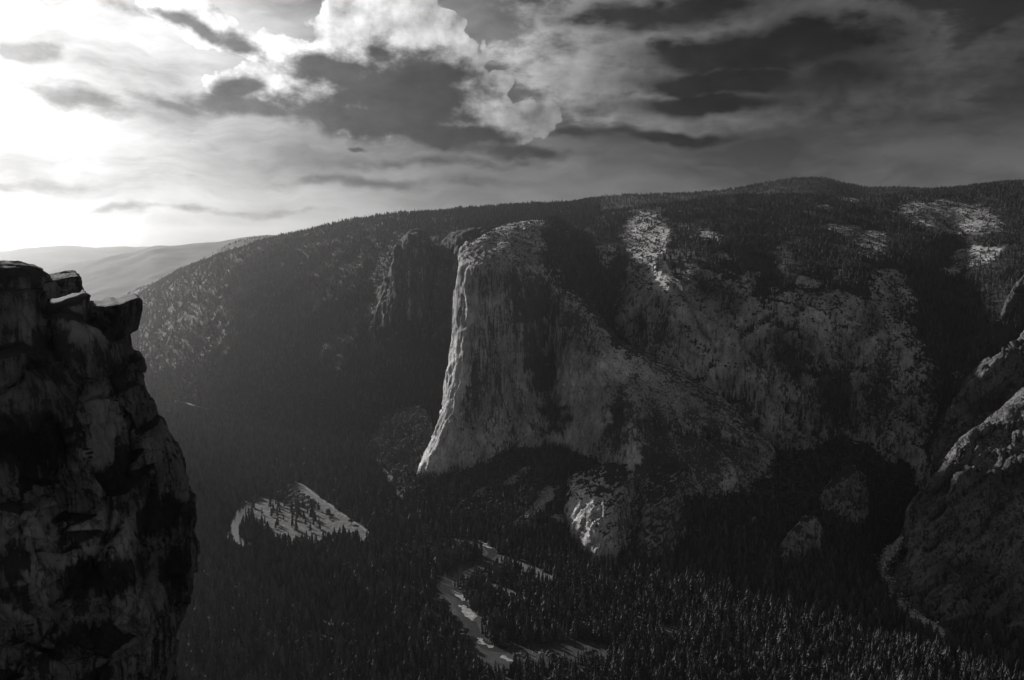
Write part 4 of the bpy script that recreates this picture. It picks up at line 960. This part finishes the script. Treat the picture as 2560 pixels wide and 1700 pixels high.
def near_disp(co, no):
    q = co.copy(); q[:, 0] += .45 * q[:, 2]
    d = fbm(q * np.array([1 / 9., 1 / 9., 1 / 20.]), 4, .5, True) * 1.9
    d = d * .55 + 1.25 * facets(q / np.array([6.5, 6.5, 15.]) + .3 * fwarp(co, 7.)) + .45 * facets(q / np.array([2.2, 2.2, 6.]) + 9 + .3 * fwarp(co, 3.)) + .13 * facets(q / np.array([.8, .8, 1.8]) + 3)
    d += fbm(q * np.array([1 / 2.2, 1 / 2.2, 1 / 6.]) + 5, 5, .6, True) * .22
    d += fbm(co / .8 + 9, 3, .6) * .1
    side = 1 - .8 * np.clip(np.abs(no[:, 2]) * 1.4 - .4, 0, 1)
    px, py, _ = project(co); top = sm(py, 840, 930)
    wx = px + 14 * fbm(co / 4., 3); wy = py + 14 * fbm(co / 4. + 3, 3); g = np.full(len(co), 1e9)
    for pl in GROOVES:
        for a, b_ in zip(pl[:-1], pl[1:]):
            dx, dy = b_[0] - a[0], b_[1] - a[1]; t = np.clip(((wx - a[0]) * dx + (wy - a[1]) * dy) / (dx * dx + dy * dy), 0, 1)
            g = np.minimum(g, np.hypot(wx - a[0] - t * dx, wy - a[1] - t * dy))
    return d * side * (.28 + .72 * top) - 1.3 * np.exp(-(g / 7.) ** 2) - .6 * np.exp(-(g / 34.) ** 2) - .55 * top
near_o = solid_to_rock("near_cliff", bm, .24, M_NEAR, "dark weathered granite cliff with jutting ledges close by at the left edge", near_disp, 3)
me = near_o.data
bm = bmesh.new(); prism(bm, [(108, 709), (150, 700), (196, 690), (203, 697), (203, 722), (199, 731), (160, 738), (116, 746)], [112, 113, 115, 115.5, 115.5, 115.5, 114, 112], 127, .3)
small_disp = lambda co, no: .16 * facets(co / np.array([1.6, 1.6, .9])) + fbm(co * np.array([.35, .35, 1.0]), 5, .55, True) * .2 + fbm(co / .6, 3) * .05
slab_o = solid_to_rock("ledge_block", bm, .12, M_NEAR, "flat-topped dark rock block on the ledge, right of the rounded boulder", small_disp, 3, cat="rock", kind="thing")
bm = bmesh.new(); c0 = Vector(P(8, 708, 112)); bmesh.ops.create_icosphere(bm, subdivisions=4, radius=1)
for v in bm.verts:
    x, y, z = v.co; z = z if z > 0 else z * .45; zz = math.copysign(abs(z) ** .85, z)
    v.co = (c0.x + math.copysign(abs(x) ** .9, x) * 5.6, c0.y + y * 6, c0.z + zz * 3.0)
bl = solid_to_rock("boulder", bm, .13, M_NEAR, "big rounded dark boulder capping the near cliff at the left edge", small_disp, 3, cat="boulder", kind="thing")
# lower part of the near cliff, down to the valley (beyond the frame)
lowr = rings[-1]; c = []
for i, p in enumerate(lowr[:-3] + lowr[-3:]):
    c.append([(p[0], p[1], p[2] + 3), (p[0] + random.uniform(-3, 3), p[1] + random.uniform(-4, 2), p[2] - 40), (p[0] - 10, p[1] - 14, 600), (p[0] - 20, p[1] + 10, 250), (p[0] - 10, p[1] + 60, -5)])
V = loft(c, 6, 18); V = rough(V, 7, 45, .4, 4, .6, seed=91.0, mask=sm(-V[..., 2], -lowr[0][2], -lowr[0][2] + 40)); grid_obj("lower_cliff", V, M_NEAR, 0 * V[..., 0], "lower part of the near cliff falling to the valley floor")

# ---------------------------------------------------------------- sun, sky, haze
SUN_AZ = math.radians(-46); SUN_EL = math.radians(22)
sdir = Vector((math.sin(SUN_AZ) * math.cos(SUN_EL), math.cos(SUN_AZ) * math.cos(SUN_EL), math.sin(SUN_EL)))
sl = bpy.data.lights.new("sun", "SUN"); sl.energy = 5.0; sl.angle = math.radians(.5); sl.color = (1, .985, .96)
so = bpy.data.objects.new("sun", sl); COL.objects.link(so); so.rotation_euler = sdir.to_track_quat("Z", "Y").to_euler(); so.location = (0, 0, 3000)

w = bpy.data.worlds.new("World"); sc.world = w; w.use_nodes = True; nt = w.node_tree; nt.nodes.clear(); N = NB(nt)
out = nt.nodes.new("ShaderNodeOutputWorld"); bg = nt.nodes.new("ShaderNodeBackground"); nt.links.new(bg.outputs[0], out.inputs[0])
sky = nt.nodes.new("ShaderNodeTexSky"); sky.sky_type = "NISHITA"; sky.sun_disc = False; sky.sun_elevation = SUN_EL; sky.sun_rotation = SUN_AZ
sky.altitude = 2300; sky.air_density = 1.0; sky.dust_density = 1.6; sky.ozone_density = 1.0
sep = nt.nodes.new("ShaderNodeSeparateColor"); nt.links.new(sky.outputs[0], sep.inputs[0])
red = sep.outputs[0]
tc = nt.nodes.new("ShaderNodeTexCoord"); d = N.vmath("NORMALIZE", tc.outputs["Generated"])
sx = nt.nodes.new("ShaderNodeSeparateXYZ"); nt.links.new(d, sx.inputs[0])
az = N.math("ARCTAN2", sx.outputs[0], sx.outputs[1]); el = N.math("ARCSINE", sx.outputs[2])
cb = nt.nodes.new("ShaderNodeCombineXYZ"); nt.links.new(az, cb.inputs[0]); nt.links.new(el, cb.inputs[1]); AE = cb.outputs[0]
cs = N.math("MAXIMUM", N.vmath("DOT_PRODUCT", d, tuple(sdir)), 0.0)
def ae(x, y):
    X_, Y_, Z_ = P(x, y, 1.0); Z_ -= H; return math.atan2(X_, Y_), math.asin(Z_ / math.sqrt(X_ * X_ + Y_ * Y_ + Z_ * Z_))
def shared_warp(v):
    wn = nt.nodes.new("ShaderNodeTexNoise"); nt.links.new(v, wn.inputs["Vector"]); wn.inputs["Scale"].default_value = 9; wn.inputs["Detail"].default_value = 3; wn.inputs["Roughness"].default_value = .6
    return N.vmath("ADD", v, N.vmath("MULTIPLY", N.vmath("SUBTRACT", wn.outputs["Color"], (.5, .5, .5)), (.075, .05, 0)))
VW = shared_warp(AE)
def blobs(bl, k=.25):
    """cloud banks laid out in (azimuth, elevation): x, y, rx, ry, rot, weight in survey pixels"""
    acc = None
    for x, y, rx, ry, rot, wt in bl:
        a0, e0 = ae(x, y); mp = N.mapping(VW, loc=(a0, e0, 0), rot=(0, 0, -math.radians(rot)), scale=(rx / F * 1.1, ry / F * 1.1, 1), typ="TEXTURE")
        q = N.math("MULTIPLY_ADD", N.vmath("LENGTH", mp), -wt, wt)
        acc = q if acc is None else N.math("SMOOTH_MAX", acc, q, k)
    return N.math("MAXIMUM", acc, -1.3)
def cum_noise(v):
    n1 = N.noise(v, 12, 8, .62); vo = N.voronoi(v, 34, "F1", 2, .6)
    return N.math("MULTIPLY_ADD", N.math("SUBTRACT", n1, .5), 1.75, N.math("MULTIPLY", N.math("SUBTRACT", .40, vo), .38))
def str_noise(v):
    return N.math("MULTIPLY", N.math("SUBTRACT", N.noise(N.mapping(v, rot=(0, 0, .14), scale=(.62, 1.4, 1)), 13, 8, .66), .5), 2.9)
CA = blobs([(900, 85, 105, 85, 0, 1.2), (1035, 40, 62, 85, 0, 1.2), (1100, 65, 42, 32, 0, 1.1), (1000, 210, 220, 110, 0, 1.3), (1190, 225, 90, 60, 30, 1.1), (1248, 200, 44, 28, 0, 1.1), (1335, 295, 75, 42, 0, 1.1), (1250, 315, 130, 38, 0, 1.0),
    (760, 145, 120, 45, 25, 1.1), (640, 110, 110, 38, 20, 1.1), (490, 45, 120, 42, 15, 1.1), (1130, 310, 200, 40, 5, 1.0), (720, 225, 130, 55, 0, 1.0)] , .15)
CBk = blobs([(830, 165, 140, 36, 12, 1.1), (1000, 250, 230, 95, 0, 1.5), (860, 190, 150, 60, 10, 1.2), (1080, 175, 110, 60, 22, 1.1), (900, 305, 270, 46, 6, 1.4), (1130, 345, 200, 36, 5, 1.3), (650, 275, 230, 22, 10, 1.0), (430, 250, 140, 16, 6, .9), (610, 225, 58, 20, 3, 1.1),
    (610, 108, 110, 26, 18, 1.1), (520, 70, 70, 22, 22, 1.0), (420, 38, 95, 18, 5, 1.0), (62, 122, 62, 22, 8, 1.3), (1110, 364, 100, 22, 4, 1.0), (895, 373, 22, 6, 0, 1.1), (960, 130, 90, 40, 0, .7)], .15)
CC_ = blobs([(1720, 130, 430, 170, 0, 1.2), (2060, 150, 230, 140, 0, 1.2), (1490, 60, 130, 80, 0, 1.1), (1570, 240, 120, 90, 20, 1.0), (1860, 260, 380, 70, 0, 1.1), (2240, 85, 65, 48, 0, 1.0), (2150, 290, 90, 50, 0, .8), (2480, 130, 150, 50, -25, 1.0), (2350, 290, 80, 26, 0, .6)], .2)
CD = blobs([(1680, 25, 330, 50, 0, 1.1), (1830, 135, 300, 55, 4, 1.2), (2020, 120, 210, 70, 0, 1.2), (2100, 190, 130, 60, 0, 1.1), (1830, 205, 350, 42, 3, 1.2), (1760, 262, 340, 30, 0, 1.0), (1640, 345, 270, 18, 3, 1.0), (1450, 335, 80, 18, 0, 1.0),
    (1300, 385, 230, 22, 3, .9), (1080, 412, 300, 18, 0, .8), (150, 238, 280, 30, 12, .7), (110, 460, 140, 16, 0, .7), (320, 520, 380, 12, 0, .6), (900, 452, 360, 18, 0, .7)], .15)
# clear-sky luminance (red-filtered): bright towards the sun and the horizon
glow = N.math("ADD", N.math("MULTIPLY", N.math("POWER", cs, 7.0), 1.05), N.math("MULTIPLY", N.math("POWER", cs, 28.0), .55))
hz = N.math("POWER", N.math("SUBTRACT", 1.0, N.math("MINIMUM", N.math("MAXIMUM", sx.outputs[2], 0.0), 1.0)), 9.0)
back_ = N.math("MAXIMUM", N.vmath("DOT_PRODUCT", d, (-sdir.x, -sdir.y, .35)), 0.0)      # unseen sky behind the viewer, brightened as added fill for shaded faces
clear = N.math("ADD", N.math("MULTIPLY", red, .0035), N.math("ADD", glow, N.math("MULTIPLY_ADD", hz, .15, N.math("MULTIPLY", back_, .25))))
vno = N.noise(N.mapping(VW, rot=(0, 0, .06), scale=(.7, 2.6, 1)), 6, 7, .58)
clear = N.math("MULTIPLY", clear, N.mix(N.ramp(vno, [(.38, 0), (.62, 1)]), .60, 1.40))
DEL = (-.014, .013, 0)
cn1 = cum_noise(AE); cn2 = cum_noise(N.vmath("ADD", AE, DEL)); sn = str_noise(AE)
pn = N.math("MULTIPLY", N.math("SUBTRACT", N.noise(N.mapping(AE, scale=(1, 1.5, 1)), 13, 8, .62), .5), 3.0)
def over(under, B_, bias, noise_, amp, a_lo, a_hi, lum):
    D = N.math("MULTIPLY_ADD", noise_, amp, N.math("ADD", B_, bias)); al = N.ramp(D, [(a_lo, 0), (a_hi, 1)], "EASE")
    return N.mix(al, under, lum)
c5 = N.math("POWER", cs, 5.0)
rel = N.math("MULTIPLY_ADD", N.math("SUBTRACT", cn1, cn2), .75, .62, clamp=True)
L = over(clear, CC_, .12, N.math("MULTIPLY_ADD", cn1, .25, sn), .60, .0, .42, N.math("MULTIPLY", N.math("MULTIPLY_ADD", c5, 1.8, .04), N.math("MAXIMUM", N.math("MULTIPLY_ADD", N.math("MULTIPLY_ADD", N.math("SUBTRACT", cn1, cn2), .35, sn), 1.25, 1.0), .15)))
L = over(L, CD, .02, sn, .85, .0, .75, N.math("MULTIPLY", N.math("MULTIPLY_ADD", N.math("POWER", cs, 8.0), .50, .011), N.math("MAXIMUM", N.math("MULTIPLY_ADD", sn, -1.1, 1.1), .35)))
L = over(L, CA, .26, cn1, .85, .0, .11, N.math("MULTIPLY", N.math("MULTIPLY_ADD", c5, 3.0, .03), N.math("MAXIMUM", N.math("MULTIPLY_ADD", pn, -.45, N.math("MULTIPLY_ADD", rel, .75, .10)), .12)))
L = over(L, CBk, .24, pn, .95, .0, .95, N.math("MULTIPLY", N.math("MULTIPLY_ADD", N.math("POWER", cs, 14.0), .5, .026), N.math("MAXIMUM", N.math("MULTIPLY_ADD", pn, -.9, N.math("MULTIPLY_ADD", sn, .9, 1.25)), .3)))
Lf = N.math("MULTIPLY", N.math("MINIMUM", L, 1.5), .70)
cc = nt.nodes.new("ShaderNodeCombineColor")
for i in range(3): nt.links.new(Lf, cc.inputs[i])
nt.links.new(cc.outputs[0], bg.inputs[0]); bg.inputs[1].default_value = 1.0
w.cycles.sampling_method = "MANUAL"; w.cycles.sample_map_resolution = 256

bm = bmesh.new(); zt = max(V_[..., 2].max() for V_ in SURF.values()) + 60
bmesh.ops.create_cube(bm, size=1); bmesh.ops.scale(bm, vec=(79000, 48000, zt + 20), verts=bm.verts); bmesh.ops.translate(bm, vec=(0, 20000, zt / 2 - 9.5), verts=bm.verts)
me = bpy.data.meshes.new("haze"); bm.to_mesh(me); bm.free(); hz_o = bpy.data.objects.new("haze", me); COL.objects.link(hz_o); tag(hz_o, "thin bright haze filling the valley air", None, None, "stuff")
hm = bpy.data.materials.new("haze_air"); hm.use_nodes = True; hn = hm.node_tree; hn.nodes.clear(); ho = hn.nodes.new("ShaderNodeOutputMaterial"); pv = hn.nodes.new("ShaderNodeVolumePrincipled")
pv.inputs["Color"].default_value = (.97, .97, .97, 1); pv.inputs["Density"].default_value = 2.2e-5; pv.inputs["Anisotropy"].default_value = .90
hn.links.new(pv.outputs[0], ho.inputs["Volume"]); me.materials.append(hm)

# ---------------------------------------------------------------- render settings
sc.render.engine = "CYCLES"; sc.view_settings.view_transform = "Standard"; sc.view_settings.look = "None"; sc.view_settings.exposure = 0.65; sc.view_settings.gamma = 1.0
cy = sc.cycles; cy.max_bounces = 4; cy.diffuse_bounces = 2; cy.glossy_bounces = 2; cy.transmission_bounces = 0; cy.volume_bounces = 0; cy.transparent_max_bounces = 4
cy.use_denoising = True; cy.denoiser = "OPENIMAGEDENOISE"; cy.denoising_prefilter = "ACCURATE"; cy.use_adaptive_sampling = False
cy.sample_clamp_indirect = 4; cy.caustics_reflective = False; cy.caustics_refractive = False
